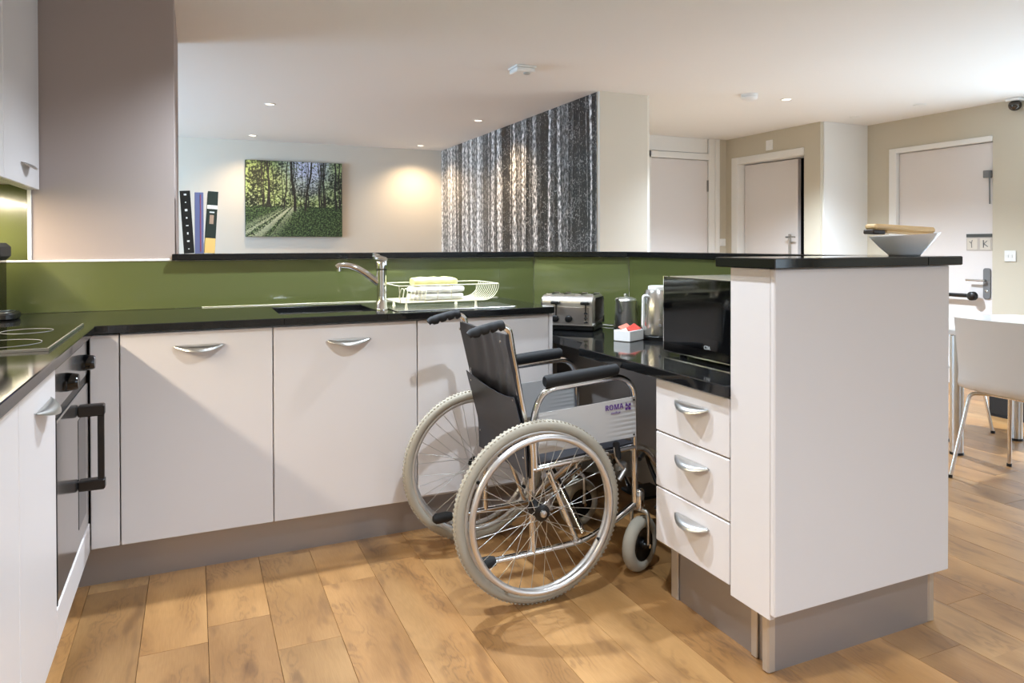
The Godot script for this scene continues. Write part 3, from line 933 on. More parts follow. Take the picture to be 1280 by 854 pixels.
func rack_and_towels() -> void:
	# steel drip plate
	single("drainer_plate", MB.new().prism(rounded(0.755, -3.12, 1.3, -2.845, 0.02), WT + 0.0005, WT + 0.004, 0.001), M.steel, "thin steel drip plate lying under the dish rack", "tray")
	var r := thing("dish_rack", "cream wire dish rack holding folded towels", "dish rack", V(0.98, WT, -2.98))
	var y0 := WT + 0.035
	var y1 := WT + 0.105
	var xa := 0.775
	var xb := 1.125
	var za := -3.10
	var zb := -2.86
	var wr := 0.0017
	part(r, "top_rail", MB.new().tube(bend([V(xa - 0.01, y1, za - 0.015), V(xb + 0.09, y1, za - 0.015), V(xb + 0.09, y1, zb + 0.015), V(xa - 0.01, y1, zb + 0.015), V(xa - 0.01, y1, za - 0.015)], 0.03), 0.0024, 6), M.cream_wire)
	part(r, "base_rail", MB.new().tube(bend([V(xa, y0, za), V(xb, y0, za), V(xb, y0, zb), V(xa, y0, zb), V(xa, y0, za)], 0.02), 0.0024, 6), M.cream_wire)
	for k in 11:
		var zz := lerpf(za + 0.01, zb - 0.01, k / 10.0)
		part(r, "wire", MB.new().tube([V(xa, y0, zz), V(xb, y0, zz)], wr, 5), M.cream_wire)
	# curved plate wires at the right end
	for k in 12:
		var zz := lerpf(za, zb, k / 11.0)
		var p := []
		for j in 7:
			var a := deg_to_rad(-90.0 + 90.0 * j / 6.0)
			p.append(V(xb + 0.02 + 0.07 * cos(a), y1 - 0.0 + 0.07 * sin(a), zz))
		p.push_front(V(xb - 0.02, y0, zz))
		part(r, "plate_wire", MB.new().tube(p, wr, 5), M.cream_wire)
	# hoops on the left
	for k in 7:
		var xx := xa + 0.012 + 0.016 * k
		part(r, "hoop", MB.new().tube(bend([V(xx, y0, zb - 0.015), V(xx + 0.01, y0 + 0.055, zb - 0.018), V(xx + 0.01, y0 + 0.055, zb - 0.075), V(xx, y0, zb - 0.078)], 0.02), wr, 5), M.cream_wire)
	for q in [[xa, zb, xa - 0.01, zb + 0.015], [xb - 0.13, zb, xb - 0.13, zb + 0.015], [xa + 0.16, zb, xa + 0.16, zb + 0.015], [xa, za, xa - 0.01, za - 0.015], [xb - 0.05, za, xb - 0.05, za - 0.015], [xb - 0.02, zb, xb - 0.02, zb + 0.015], [xa + 0.16, za, xa + 0.16, za - 0.015]]:
		part(r, "upright", MB.new().tube([V(q[0], y0, q[1]), V(q[2], y1, q[3])], wr, 5), M.cream_wire)
	for q in [[xa + 0.03, za + 0.02], [xb - 0.03, za + 0.02], [xa + 0.03, zb - 0.02], [xb - 0.01, zb - 0.02]]:
		part(r, "foot", MB.new().lathe([Vector2(0.008, 0.004), Vector2(0.006, 0.012), Vector2(0.004, 0.034)], 8, Transform3D(Basis.IDENTITY, V(q[0], WT, q[1]))), M.cream_wire)
	# towels
	folded("towel", V(0.965, y0 + 0.004, -2.98), V(0.235, 0.056, 0.16), 0.05, 2, M.towel, "white towel folded flat in the dish rack", 1)
	folded("cloth", V(0.955, y0 + 0.061, -2.985), V(0.2, 0.036, 0.13), -0.03, 1, M.cloth_yellow, "pale yellow cloth folded on top of the white towel", 2)

func folded(called: String, at: Vector3, s: Vector3, turn: float, layers: int, m: Material, label: String, sd: int) -> void:
	var t := thing(called, label, "towel", at)
	t.rotation.y = turn
	var rg := RandomNumberGenerator.new()
	rg.seed = sd
	var lh := s.y / layers
	for k in layers:
		var rows := []
		var ox := rg.randf_range(-0.006, 0.006)
		var sw := rg.randf_range(0.94, 1.0)
		# a soft layer: a closed rounded section swept along x
		for i in 17:
			var fx := i / 16.0
			var row := []
			var endr := 1.0 - pow(absf(fx * 2.0 - 1.0), 8.0) * 0.35
			for j in 21:
				var a := TAU * j / 20.0
				var cx := signf(cos(a)) * pow(absf(cos(a)), 0.35)
				var cy := signf(sin(a)) * pow(absf(sin(a)), 0.7)
				var wob := 0.0015 * sin(fx * 23.0 + k * 2.0 + a)
				row.append(V((fx - 0.5) * s.x * sw + ox, lh * (k + 0.5) + cy * lh * 0.52 * endr + (wob if k == layers - 1 else 0.0), cx * s.z / 2 * (0.97 + 0.03 * sin(fx * 9.0 + k)) * endr))
			rows.append(row)
		var mb := MB.new().grid(rows, -1.0)
		for e in [0, 16]:
			var c := Vector3.ZERO
			for j in 20: c += rows[e][j] / 20.0
			var nn := V(-1 if e == 0 else 1, 0, 0)
			for j in 20: mb.tri(c, rows[e][j], rows[e][j + 1], nn, nn, nn)
		var o := MeshInstance3D.new()
		o.name = "fold"
		o.mesh = mb.mesh()
		o.material_override = m
		t.add_child(o, true)

func toaster() -> void:
	# stands in the corner, turned a little to the room
	var at := V(1.672, LT, -3.022)
	var t := thing("toaster", "brushed steel four-slice toaster in the green corner", "toaster", at)
	var xf := Transform3D(Basis(Vector3.UP, -0.785), at)
	var w := 0.265
	var dp := 0.2
	var h := 0.168
	part(t, "base", MB.new().box(V(0, 0.014, 0), V(w - 0.01, 0.026, dp - 0.01), 0.006, xf), M.black)
	# shell with rounded shoulders: section (depth, height) extruded along the width
	var prof := PackedVector2Array()
	for p in rounded(-dp / 2, 0.027, dp / 2, h, 0.035, 6):
		prof.append(p)
	var sq := PackedVector2Array()
	for p in prof:
		sq.append(p if p.y > 0.1 else Vector2(signf(p.x) * dp / 2, 0.027 if p.y < 0.05 else p.y))
	var side := Transform3D(xf.basis * Basis(V(0, 0, 1), V(1, 0, 0), V(0, 1, 0)), xf.origin)
	part(t, "shell", MB.new().prism(sq, -w / 2, w / 2, 0.01, side), mat(Color(0.8, 0.79, 0.77), 0.34, 1.0))
	part(t, "control_panel", MB.new().box(V(0, 0.075, dp / 2 + 0.001), V(w - 0.05, 0.078, 0.004), 0.001, xf), mat(Color(0.62, 0.59, 0.56), 0.35, 0.9))
	for k in 2:
		var cx := -0.072 + 0.144 * k
		for j in 2:
			part(t, "slot", MB.new().box(V(cx + 0.03 * (j * 2 - 1), h + 0.001, -0.01), V(0.026, 0.004, 0.12), 0.001, xf), M.black)
			part(t, "slot_rim", MB.new().box(V(cx + 0.03 * (j * 2 - 1), h + 0.001, 0.052), V(0.03, 0.008, 0.006), 0.002, xf).box(V(cx + 0.03 * (j * 2 - 1), h + 0.001, -0.072), V(0.03, 0.008, 0.006), 0.002, xf), M.chrome)
		part(t, "lever_track", MB.new().box(V(cx + 0.02, 0.096, dp / 2 + 0.0035), V(0.006, 0.085, 0.002), 0, xf), M.black)
		part(t, "lever", MB.new().box(V(cx + 0.02, 0.134, dp / 2 + 0.016), V(0.04, 0.014, 0.028), 0.004, xf), M.black)
		part(t, "knob", MB.new().lathe([Vector2(0.017, 0), Vector2(0.016, 0.014), Vector2(0.012, 0.017), Vector2(0, 0.017)], 16, xf * Transform3D(Basis(V(1, 0, 0), V(0, 0, 1), V(0, -1, 0)), V(-0.075 + 0.066 * k + 0.02, 0.058, dp / 2 + 0.003))), M.black)
	for k in 3:
		part(t, "button", MB.new().box(V(0.093, 0.045 + 0.02 * k, dp / 2 + 0.004), V(0.02, 0.009, 0.005), 0.002, xf), M.chrome)
	single("power_cord", MB.new().tube(bend([V(1.86, LT + 0.006, -3.08), V(1.885, LT + 0.006, -3.02), V(1.93, LT + 0.006, -2.99), V(1.97, LT + 0.006, -2.99)], 0.02), 0.003, 6), M.paper, "pale cord lying between the toaster and the steel pot", "cord")

func kettle_and_pot() -> void:
	# coffee pot
	var at := V(1.925, LT, -2.945)
	var p := thing("coffee_pot", "small polished steel pot with a domed lid", "pot", at)
	var xf := Transform3D(Basis.IDENTITY, at)
	part(p, "body", MB.new().lathe([Vector2(0, 0.001), Vector2(0.056, 0.001), Vector2(0.058, 0.006), Vector2(0.05, 0.13), Vector2(0.052, 0.135)], 28, xf), M.pot)
	var ld := part(p, "lid", MB.new().lathe([Vector2(0.053, 0.135), Vector2(0.05, 0.143), Vector2(0.03, 0.15), Vector2(0, 0.152)], 28, xf), M.pot)
	part(ld, "lid_knob", MB.new().lathe([Vector2(0.008, 0.151), Vector2(0.012, 0.16), Vector2(0.009, 0.167), Vector2(0, 0.168)], 14, xf), M.satin)
	var sdir := V(-0.9, 0, 0.42).normalized()
	part(p, "spout", MB.new().tube([at + sdir * 0.048 + V(0, 0.085, 0), at + sdir * 0.062 + V(0, 0.12, 0), at + sdir * 0.078 + V(0, 0.149, 0)], [0.016, 0.012, 0.007], 10), M.pot)
	part(p, "handle", MB.new().tube(bend([at - sdir * 0.048 + V(0, 0.13, 0), at - sdir * 0.095 + V(0, 0.132, 0), at - sdir * 0.09 + V(0, 0.04, 0), at - sdir * 0.055 + V(0, 0.03, 0)], 0.025), 0.006, 8), M.pot)
	# kettle
	var ka := V(1.838, LT, -2.55)
	var k := thing("kettle", "tall brushed steel kettle beside the microwave", "kettle", ka)
	var kx := Transform3D(Basis.from_scale(V(1, 0.95, 1)), ka)
	part(k, "base", MB.new().lathe([Vector2(0, 0.001), Vector2(0.082, 0.001), Vector2(0.083, 0.016), Vector2(0.076, 0.021)], 32, kx), M.black)
	part(k, "body", MB.new().lathe([Vector2(0.078, 0.021), Vector2(0.08, 0.03), Vector2(0.076, 0.13), Vector2(0.066, 0.205), Vector2(0.058, 0.222), Vector2(0.0, 0.224)], 36, kx), M.steel)
	part(k, "lid", MB.new().lathe([Vector2(0.048, 0.224), Vector2(0.048, 0.238), Vector2(0.043, 0.241), Vector2(0, 0.241)], 28, kx), M.plastic)
	var cd := V(-0.56, 0, 0.83).normalized()
	for j in 5:
		part(k, "button", MB.new().lathe([Vector2(0.0065, 0), Vector2(0.006, 0.003), Vector2(0, 0.003)], 12, Transform3D(Basis(Vector3.UP.cross(cd), cd, Vector3.UP), ka + cd * (0.0787 - 0.0045 * j) + V(0, 0.066 + 0.02 * j, 0))), M.chrome if j else M.grey)
	var hd := V(-0.85, 0, 0.1).normalized()
	part(k, "handle", MB.new().tube(bend([ka + hd * 0.066 + V(0, 0.185, 0), ka + hd * 0.09 + V(0, 0.19, 0), ka + hd * 0.092 + V(0, 0.06, 0), ka + hd * 0.078 + V(0, 0.045, 0)], 0.03), 0.007, 8), M.plastic)
	# sachet box
	var ba := V(1.688, LT, -2.56)
	var bx := thing("sachet_box", "small white porcelain box in front of the kettle", "box", ba)
	var xf2 := Transform3D(Basis(Vector3.UP, 0.45), ba)
	var b := MB.new().box(V(0, 0.004, 0), V(0.11, 0.006, 0.075), 0.001, xf2)
	for s in [-1, 1]:
		b.box(V(s * 0.054, 0.024, 0), V(0.004, 0.044, 0.079), 0.0015, xf2).box(V(0, 0.024, s * 0.038), V(0.112, 0.044, 0.004), 0.0015, xf2)
	part(bx, "body", b, M.porcelain)
	var lbs := ["pale red tea sachet leaning highest in the porcelain box", "dark red tea sachet in front in the porcelain box", "white paper sachet at the end of the porcelain box"]
	for j in 3:
		var sx := xf2 * Transform3D(Basis(V(0, 0, 1), [0.12, 0.2, 0.1][j]) * Basis(V(1, 0, 0), [-0.95, -1.0, -0.6][j]), V([0.006, 0.022, -0.03][j], [0.05, 0.05, 0.034][j], [-0.018, 0.012, 0.0][j]))
		var sm: Material = [mat(Color(0.86, 0.5, 0.42), 0.5), M.red, M.paper][j]
		single("sachet", MB.new().box(Vector3.ZERO, V([0.07, 0.066, 0.05][j], [0.042, 0.04, 0.036][j], 0.007), 0.003, sx), sm, lbs[j], "sachet", "sachets in the porcelain box")

func microwave() -> void:
	var x0 := 1.60
	var za := -2.19
	var zb := -1.70
	var y0 := LT + 0.014
	var y1 := LT + 0.29
	var m := thing("microwave", "black glass-fronted microwave on the low worktop", "microwave", V(1.8, LT, -1.95))
	part(m, "body", MB.new().bx(V(x0 + 0.018, y0, za + 0.004), V(1.985, y1, zb), 0.004), mat(Color(0.78, 0.76, 0.68), 0.25, 0.9))
	part(m, "door", MB.new().bx(V(x0, y0 + 0.002, za), V(x0 + 0.0175, y1 - 0.002, -1.83), 0.002), M.black_gloss)
	part(m, "control_panel", MB.new().bx(V(x0, y0 + 0.002, -1.8275), V(x0 + 0.0175, y1 - 0.002, zb), 0.002), M.black_gloss)
	part(m, "edge_trim", MB.new().bx(V(x0 - 0.001, y0 - 0.003, za - 0.001), V(x0 + 0.018, y0 + 0.0015, zb)).bx(V(x0 - 0.001, y0 + 0.0015, za - 0.004), V(x0 + 0.018, y1, za - 0.0005)), M.chrome)
	part(m, "screen_mesh", MB.new().bx(V(x0 - 0.0008, y0 + 0.07, za + 0.05), V(x0 + 0.001, y1 - 0.075, -1.87)), mat(Color(0.03, 0.028, 0.026), 0.12))
	for zz in [za + 0.05, zb - 0.05]:
		for xx in [x0 + 0.05, 1.95]:
			part(m, "foot", MB.new().lathe([Vector2(0.014, 0.0005), Vector2(0.014, 0.014)], 10, Transform3D(Basis.IDENTITY, V(xx, LT, zz))), M.black)
	letters(m, "lettering", "CDA", 0.017, Transform3D(Basis(V(0, 0, 1), V(0, 1, 0), V(-1, 0, 0)), V(x0 - 0.0016, y0 + 0.04, -1.945)), M.ink)

func letters(parent: Node3D, called: String, text: String, size: float, xf: Transform3D, m: Material, bold := false) -> void:
	var t := TextMesh.new()
	var f := SystemFont.new()
	f.font_names = PackedStringArray(["Droid Sans"])
	if bold: f.font_weight = 700
	t.font = f
	t.text = text
	t.font_size = 64
	t.pixel_size = size / 64.0
	t.depth = 0.001
	var o := MeshInstance3D.new()
	o.name = called
	o.mesh = t
	o.material_override = m
	parent.add_child(o, true)
	o.transform = Transform3D(xf.basis, xf.origin - (parent.position if parent.has_meta("base") else Vector3.ZERO))

func bowl() -> void:
	var c := V(2.035, BT, -1.535)
	var b := thing("serving_bowl", "white porcelain bowl with sloping rim on the bar", "bowl", c)
	# oval bowl whose rim rises to one side
	var rows := []
	var n := 40
	var prof := [Vector2(0.0, 0.004), Vector2(0.045, 0.003), Vector2(0.052, 0.0), Vector2(0.058, 0.006), Vector2(0.085, 0.028), Vector2(0.108, 0.05), Vector2(0.12, 0.062), Vector2(0.117, 0.062), Vector2(0.104, 0.05), Vector2(0.08, 0.03), Vector2(0.05, 0.012), Vector2(0.0, 0.009)]
	for i in n + 1:
		var a := TAU * i / n
		var row := []
		for p in prof:
			var lift: float = 0.012 * clampf(p.y / 0.062, 0, 1) * (0.4 + 0.6 * cos(a - 0.3))
			row.append(c + V(cos(a) * p.x, p.y + lift, sin(a) * p.x * 0.72))
		rows.append(row)
	part(b, "bowl", MB.new().grid(rows, -1.0), M.porcelain)
	# pale wooden case lying across the rim
	var k := thing("wooden_case", "pale wooden slatted block resting across the white bowl", "wooden block", c + V(0, 0.06, 0))
	var xf := Transform3D(Basis(Vector3.UP, -0.18) * Basis(V(0, 0, 1), -0.05), c + V(-0.02, 0.0725, 0))
	part(k, "upper_slat", MB.new().box(V(0, 0.013, 0), V(0.225, 0.018, 0.05), 0.006, xf), M.wood_pale)
	part(k, "lower_slat", MB.new().box(V(0.02, 0.0, 0), V(0.18, 0.008, 0.046), 0.003, xf), M.wood_pale)
	part(k, "dark_underside", MB.new().box(V(-0.095, -0.003, 0), V(0.045, 0.014, 0.046), 0.003, xf), mat(Color(0.16, 0.11, 0.07), 0.5), "dark underside at the left end")  # dark piece standing in for the dark gap beneath this end

func books() -> void:
	var z := -3.485
	var specs := [
		[V(-0.019, BT, z), 0.042, 0.275, 0.17, 0.06, Color(0.06, 0.07, 0.07), "black-spined hardback leaning against the wall end"],
		[V(0.0215, BT, z), 0.036, 0.27, 0.165, 0.0, Color(0.36, 0.38, 0.52), "blue paperback standing between two dark hardbacks"],
		[V(0.063, BT, z), 0.043, 0.275, 0.17, -0.06, Color(0.13, 0.17, 0.15), "dark green hardback with a pictured spine"]]
	for k in 3:
		var s: Array = specs[k]
		var t := thing("book", s[6], "book", s[0], "books on the bar shelf")
		var w: float = s[1]
		var h: float = s[2]
		var d: float = s[3]
		var lift := absf(sin(s[4])) * w / 2
		var xf := Transform3D(Basis(V(0, 0, 1), s[4]), s[0] + V(0, lift + 0.0005, 0))
		var cov := MB.new().box(V(0, h / 2, 0.058), V(w, h, 0.003), 0.001, xf)
		for sx in [-1, 1]:
			cov.box(V(sx * (w / 2 - 0.0015), h / 2, 0.058 - d / 2), V(0.003, h, d), 0.001, xf)
		part(t, "cover", cov, mat(s[5], 0.4))
		part(t, "pages", MB.new().box(V(0, h / 2, 0.055 - d / 2), V(w - 0.0065, h - 0.008, d - 0.006), 0, xf), mat(Color(0.86, 0.8, 0.68), 0.9))
		var zf := 0.0602
		if k == 0:
			for j in 8:
				part(t, "spine_mark", MB.new().box(V(0, 0.02 + j * 0.034, zf), V(0.01 if j % 2 else 0.006, 0.004 + 0.003 * (j % 3), 0.0008), 0, xf), M.ink)
		elif k == 1:
			part(t, "spine_band", MB.new().box(V(0.006, h / 2, zf), V(0.004, h - 0.02, 0.0008), 0, xf), mat(Color(0.5, 0.25, 0.35), 0.5))
		else:
			part(t, "spine_band", MB.new().box(V(0, 0.205, zf), V(w - 0.001, 0.016, 0.0008), 0, xf), M.paper)
			part(t, "spine_picture", MB.new().box(V(0, 0.15, zf), V(0.017, 0.04, 0.0008), 0, xf), mat(Color(0.6, 0.5, 0.42), 0.6))
			part(t, "spine_picture", MB.new().box(V(0, 0.034, zf), V(w - 0.001, 0.066, 0.0008), 0, xf), mat(Color(0.83, 0.68, 0.4), 0.6))
			part(t, "spine_mark", MB.new().box(V(0, 0.182, zf), V(0.02, 0.006, 0.0008), 0, xf), M.ink)

# ---------------------------------------------------------------- wheelchair, facing +x
func wheelchair() -> void:
	var w := thing("wheelchair", "folding wheelchair with grey tyres and dark vinyl seat", "wheelchair", V(1.05, 0, -2.385))
	var zn := -2.17         # near side frame
	var zf := -2.60         # far side frame
	for sd in 2:
		var near := sd == 0
		var z := zn if near else zf
		var o := 1.0 if near else -1.0
		var hub := V(1.04 if near else 1.03, 0.302, z + o * 0.062)
		var zo := V(0, 0, o)
		# rear wheel
		var tyre := MB.new().tube(arc(hub, V(1, 0, 0), V(0, 1, 0), 0.283, 0, 352.5, 47), 0.0185, 12, true)
		var wh := part(w, "rear_wheel", tyre, M.tyre, "grey tyre")
		var tread := MB.new()
		for k in 120:
			var a := TAU * k / 120.0
			var rd := V(cos(a), sin(a), 0)
			for s in [-1, 1]:
				tread.box(Vector3.ZERO, V(0.0035, 0.007, 0.008), 0.0, Transform3D(Basis(rd, V(-sin(a), cos(a), 0), V(0, 0, 1)), hub + rd * 0.2995 + V(0, 0, s * 0.0065)))
		part(wh, "tread", tread, M.tyre)
		part(wh, "rim", MB.new().tube(arc(hub, V(1, 0, 0), V(0, 1, 0), 0.262, 0, 354, 59), 0.0095, 10, true), M.rim)
		part(wh, "push_rim", MB.new().tube(arc(hub + zo * 0.036, V(1, 0, 0), V(0, 1, 0), 0.252, 0, 354, 59), 0.0105, 10, true), M.push, "silver push rim")
		for k in 4:
			var a := deg_to_rad(60.0 + 90.0 * k)
			part(wh, "push_rim_clip", MB.new().tube([hub + V(cos(a), sin(a), 0) * 0.258, hub + V(cos(a), sin(a), 0) * 0.252 + zo * 0.034], 0.006, 8), M.black)
		var hx := Transform3D(Basis(V(1, 0, 0), zo, V(0, -o, 0)), hub)
		part(wh, "hub", MB.new().lathe([Vector2(0, -0.04), Vector2(0.027, -0.04), Vector2(0.027, -0.034), Vector2(0.016, -0.03), Vector2(0.016, 0.012), Vector2(0.027, 0.016), Vector2(0.027, 0.022), Vector2(0.018, 0.026), Vector2(0, 0.026)], 20, hx), M.black)
		part(wh, "axle_cap", MB.new().lathe([Vector2(0.012, 0.026), Vector2(0.011, 0.034), Vector2(0, 0.036)], 14, hx), M.satin)
		for k in 36:
			var a := TAU * (k + 0.3) / 36.0
			var side := 0.018 if k % 2 else -0.034
			var lead := a + (0.85 if (k / 2) % 2 else -0.85)
			part(wh, "spoke", MB.new().tube([hub + V(cos(lead), sin(lead), 0) * 0.026 + zo * side, hub + V(cos(a), sin(a), 0) * 0.258], 0.0012, 4), M.satin)
		# side frame tubes
		var tr := 0.0115
		var push := MB.new().tube(bend([V(1.045, 0.14, z), V(1.04, 0.5, z), V(1.005, 0.64, z), V(0.972, 0.82, z), V(0.958, 0.903, z), V(0.925, 0.916, z), V(0.87, 0.905, z)], 0.04), tr, 10)
		part(w, "back_post", push, M.chrome)
		var grip := MB.new()
		var gp := []
		var gr := []
		for k in 13:
			var q := k / 12.0
			gp.append(V(0.938 - 0.125 * q, 0.918 - 0.016 * q * q - 0.012 * q - 0.0025 * sin(q * 26.0), z))
			gr.append((0.0165 + 0.0028 * sin(q * 26.0)) if k < 12 else 0.012)
		part(w, "hand_grip", grip.tube(gp, gr, 14), M.rubber)
		part(w, "lower_rail", MB.new().tube(bend([V(0.88, 0.135, z), V(1.25, 0.142, z), V(1.36, 0.19, z), V(1.47, 0.25, z)], 0.05), tr, 10), M.chrome)
		part(w, "tip_cap", MB.new().tube([V(0.83, 0.134, z), V(0.84, 0.134, z), V(0.885, 0.135, z), V(0.905, 0.1355, z)], [0.012, 0.02, 0.02, 0.015], 12), M.rubber)
		part(w, "seat_rail", MB.new().tube([V(1.04, 0.42, z), V(1.455, 0.452, z)], tr, 10), M.chrome)
		part(w, "brace", MB.new().tube([V(1.115, 0.40, z - o * 0.02), V(1.215, 0.15, z)], 0.0095, 10), M.chrome)
		# armrest loop
		part(w, "arm_frame", MB.new().tube(bend([V(1.055, 0.42, z), V(1.045, 0.60, z), V(1.085, 0.688, z), V(1.4, 0.71, z), V(1.452, 0.67, z), V(1.456, 0.45, z), V(1.458, 0.25, z)], 0.05), tr, 10), M.chrome)
		var pad := []
		for k in 2:
			pad.append(V(1.095 + 0.282 * k, 0.716 + 0.021 * k, z))
		part(w, "arm_pad", MB.new().tube([pad[0] - V(0.004, 0, 0), pad[0], pad[0].lerp(pad[1], 0.5), pad[1], pad[1] + V(0.006, 0, 0)], [0.017, 0.021, 0.022, 0.021, 0.015], 14), M.rubber, "dark padded armrest")
		# ribbed clothes guard
		var g := MB.new()
		var rows := []
		for i in 25:
			var q := i / 24.0
			var row := []
			for j in 29:
				var s := j / 28.0
				var rib := 0.0016 * sin(s * TAU * 9.0) * clampf(absf(q - 0.45) * 4.0 - 0.9, 0.0, 1.0)
				row.append(V(lerpf(1.062, 1.452, q), lerpf(lerpf(0.475, 0.49, q), lerpf(0.612, 0.636, q), s), z + o * (0.013 + rib)))
			rows.append(row)
		part(w, "side_panel", g.sheet(rows, 0.0025), M.panel, "ribbed pale side guard")
		if near:
			var lp: Node3D = w
			var tilt := Basis(V(0, 0, 1), 0.045)
			letters(lp, "lettering", "ROMA", 0.026, Transform3D(tilt, V(1.36, 0.606, z + 0.0155)), M.purple, true)
			letters(lp, "lettering", "medical", 0.011, Transform3D(tilt, V(1.366, 0.586, z + 0.0155)), M.purple)
			var lg := MB.new()
			for q in [[0.0, 0.0, 0.006], [0.013, 0.0, 0.006], [0.0, 0.013, 0.005], [0.014, 0.014, 0.005]]:
				lg.box(V(1.411 + q[0], 0.596 + q[1], z + 0.0152), V(q[2] * 1.6, q[2] * 1.5, 0.001), 0.0, Transform3D.IDENTITY)
			lg.tube([V(1.408, 0.592, z + 0.0153), V(1.428, 0.615, z + 0.0153)], 0.0014, 4).tube([V(1.43, 0.594, z + 0.0153), V(1.408, 0.618, z + 0.0153)], 0.0014, 4)
			part(lp, "emblem", lg, M.purple)
			for yy in [0.5, 0.625]:
				part(w, "rivet", MB.new().lathe([Vector2(0.004, 0), Vector2(0.003, 0.002), Vector2(0, 0.002)], 8, Transform3D(Basis(V(1, 0, 0), V(0, 0, 1), V(0, -1, 0)), V(1.443, yy, z + 0.0155))), M.black)
		# brake
		part(w, "brake", MB.new().box(V(1.385, 0.395, z + o * 0.02), V(0.04, 0.03, 0.02), 0.005, Transform3D.IDENTITY).tube(bend([V(1.39, 0.39, z + o * 0.03), V(1.36, 0.42, z + o * 0.03), V(1.352, 0.47, z + o * 0.032)], 0.015), 0.006, 8).tube([V(1.40, 0.385, z + o * 0.025), V(1.37, 0.35, z + o * 0.03)], 0.01, 8), M.satin)
		part(w, "brake_lever", MB.new().tube([V(1.368, 0.425, z + o * 0.03), V(1.364, 0.44, z + o * 0.03), V(1.358, 0.48, z + o * 0.03), V(1.356, 0.488, z + o * 0.03)], [0.009, 0.013, 0.013, 0.008], 10), M.rubber)
		# castor
		var ch := V(1.472, 0.1, z + o * 0.01)
		var turn := Basis(Vector3.UP, 0.42 if near else 0.2)
		part(w, "castor_housing", MB.new().lathe([Vector2(0, 0.225), Vector2(0.014, 0.225), Vector2(0.016, 0.228), Vector2(0.016, 0.288), Vector2(0.012, 0.296), Vector2(0, 0.3)], 16, Transform3D(Basis.IDENTITY, V(ch.x, 0, ch.z))), M.chrome)
		var cx := Transform3D(turn, ch)
		var cw := MB.new()
		var cp := []
		for q in arc(Vector3.ZERO, V(1, 0, 0), V(0, 1, 0), 0.076, 0, 345, 23): cp.append(cx * q)
		var ct := part(w, "castor", cw.tube(cp, 0.0235, 14, true), M.tyre)
		part(ct, "castor_rim", MB.new().lathe([Vector2(0, -0.014), Vector2(0.05, -0.014), Vector2(0.058, -0.018), Vector2(0.058, 0.018), Vector2(0.05, 0.014), Vector2(0.02, 0.01), Vector2(0.018, 0.02), Vector2(0, 0.02)], 20, Transform3D(turn * Basis(V(1, 0, 0), V(0, 0, 1), V(0, -1, 0)), ch)), M.black)
		var fk := MB.new()
		for s in [-1, 1]:
			fk.tube(bend([cx * V(0.0, 0.122, 0), cx * V(0.0, 0.122, s * 0.034), cx * V(0.0, 0.06, s * 0.036), cx * V(0.0, 0.0, s * 0.034)], 0.02), 0.007, 8)
		part(w, "fork", fk.tube([cx * V(0, 0.12, 0), V(ch.x, 0.23, ch.z)], 0.011, 8), M.satin)
		part(w, "axle_nut", MB.new().tube([cx * V(0, 0, -0.042), cx * V(0, 0, 0.042)], 0.008, 8), M.chrome)
		# foot rest
		var fz := z - o * 0.02
		part(w, "leg_hanger", MB.new().tube(bend([V(1.455, 0.44, fz), V(1.52, 0.43, fz), V(1.63, 0.28, fz), V(1.7, 0.15, fz)], 0.05), 0.0105, 10), M.chrome)
		part(w, "foot_plate", MB.new().box(V(1.735, 0.14, fz - o * 0.075), V(0.15, 0.014, 0.15), 0.004), M.black)
		part(w, "heel_loop", MB.new().tube(bend([V(1.49, 0.395, fz), V(1.56, 0.4, fz - o * 0.06), V(1.6, 0.34, fz - o * 0.1), V(1.6, 0.25, fz - o * 0.02)], 0.05), 0.008, 8), M.black)
	# cross brace under the seat
	part(w, "cross_brace", MB.new().tube([V(1.23, 0.43, zn - 0.02), V(1.23, 0.16, zf + 0.02)], 0.0105, 10), M.chrome)
	part(w, "cross_brace", MB.new().tube([V(1.255, 0.43, zf + 0.02), V(1.255, 0.16, zn - 0.02)], 0.0105, 10), M.chrome)
	# seat: vinyl sling
	var rows := []
	for i in 9:
		var row := []
		for j in 13:
			var s := j / 12.0
			row.append(V(lerpf(1.06, 1.46, i / 8.0), lerpf(0.44, 0.468, i / 8.0) - 0.018 * sin(PI * s), lerpf(zf, zn, s)))
		rows.append(row)
	part(w, "seat", MB.new().sheet(rows, -0.012), M.vinyl)
	# backrest sling wrapped on the posts
	rows = []
	for i in 17:
		var q := i / 16.0
		var y := lerpf(0.395, 0.885, q)
		var x := lerpf(1.04, 0.955, clampf((y - 0.5) / 0.36, 0, 1)) - 0.012
		var row := []
		for j in 25:
			var s := j / 24.0
			var sag := 0.03 * sin(PI * s)
			var crease := 0.0035 * sin(s * 31.0 + 2.0 * sin(q * 5.0)) * sin(PI * s) * smoothstep(0.3, 0.7, q)
			var top := 0.012 * sin(PI * s) * smoothstep(0.9, 1.0, q)
			row.append(V(x + sag + crease, y - top, lerpf(zf - 0.008, zn + 0.008, s)))
		rows.append(row)
	part(w, "backrest", MB.new().sheet(rows, -0.011), M.vinyl)
	# rear pocket, its mouth dipping to the middle
	rows = []
	for i in 11:
		var q := i / 10.0
		var row := []
		for j in 25:
			var s := j / 24.0
			var topy := 0.645 + 0.03 * pow(absf(s * 2.0 - 1.0), 2.0) + 0.02 * (1.0 - s)
			var y := lerpf(0.39, topy, q)
			var x := lerpf(1.04, 0.955, clampf((y - 0.5) / 0.36, 0, 1)) - 0.016
			row.append(V(x + 0.03 * sin(PI * s) - 0.014 * sin(PI * s) - 0.008 * q, y, lerpf(zf - 0.006, zn + 0.006, s)))
		rows.append(row)
	part(w, "back_pocket", MB.new().sheet(rows, 0.003), M.vinyl)
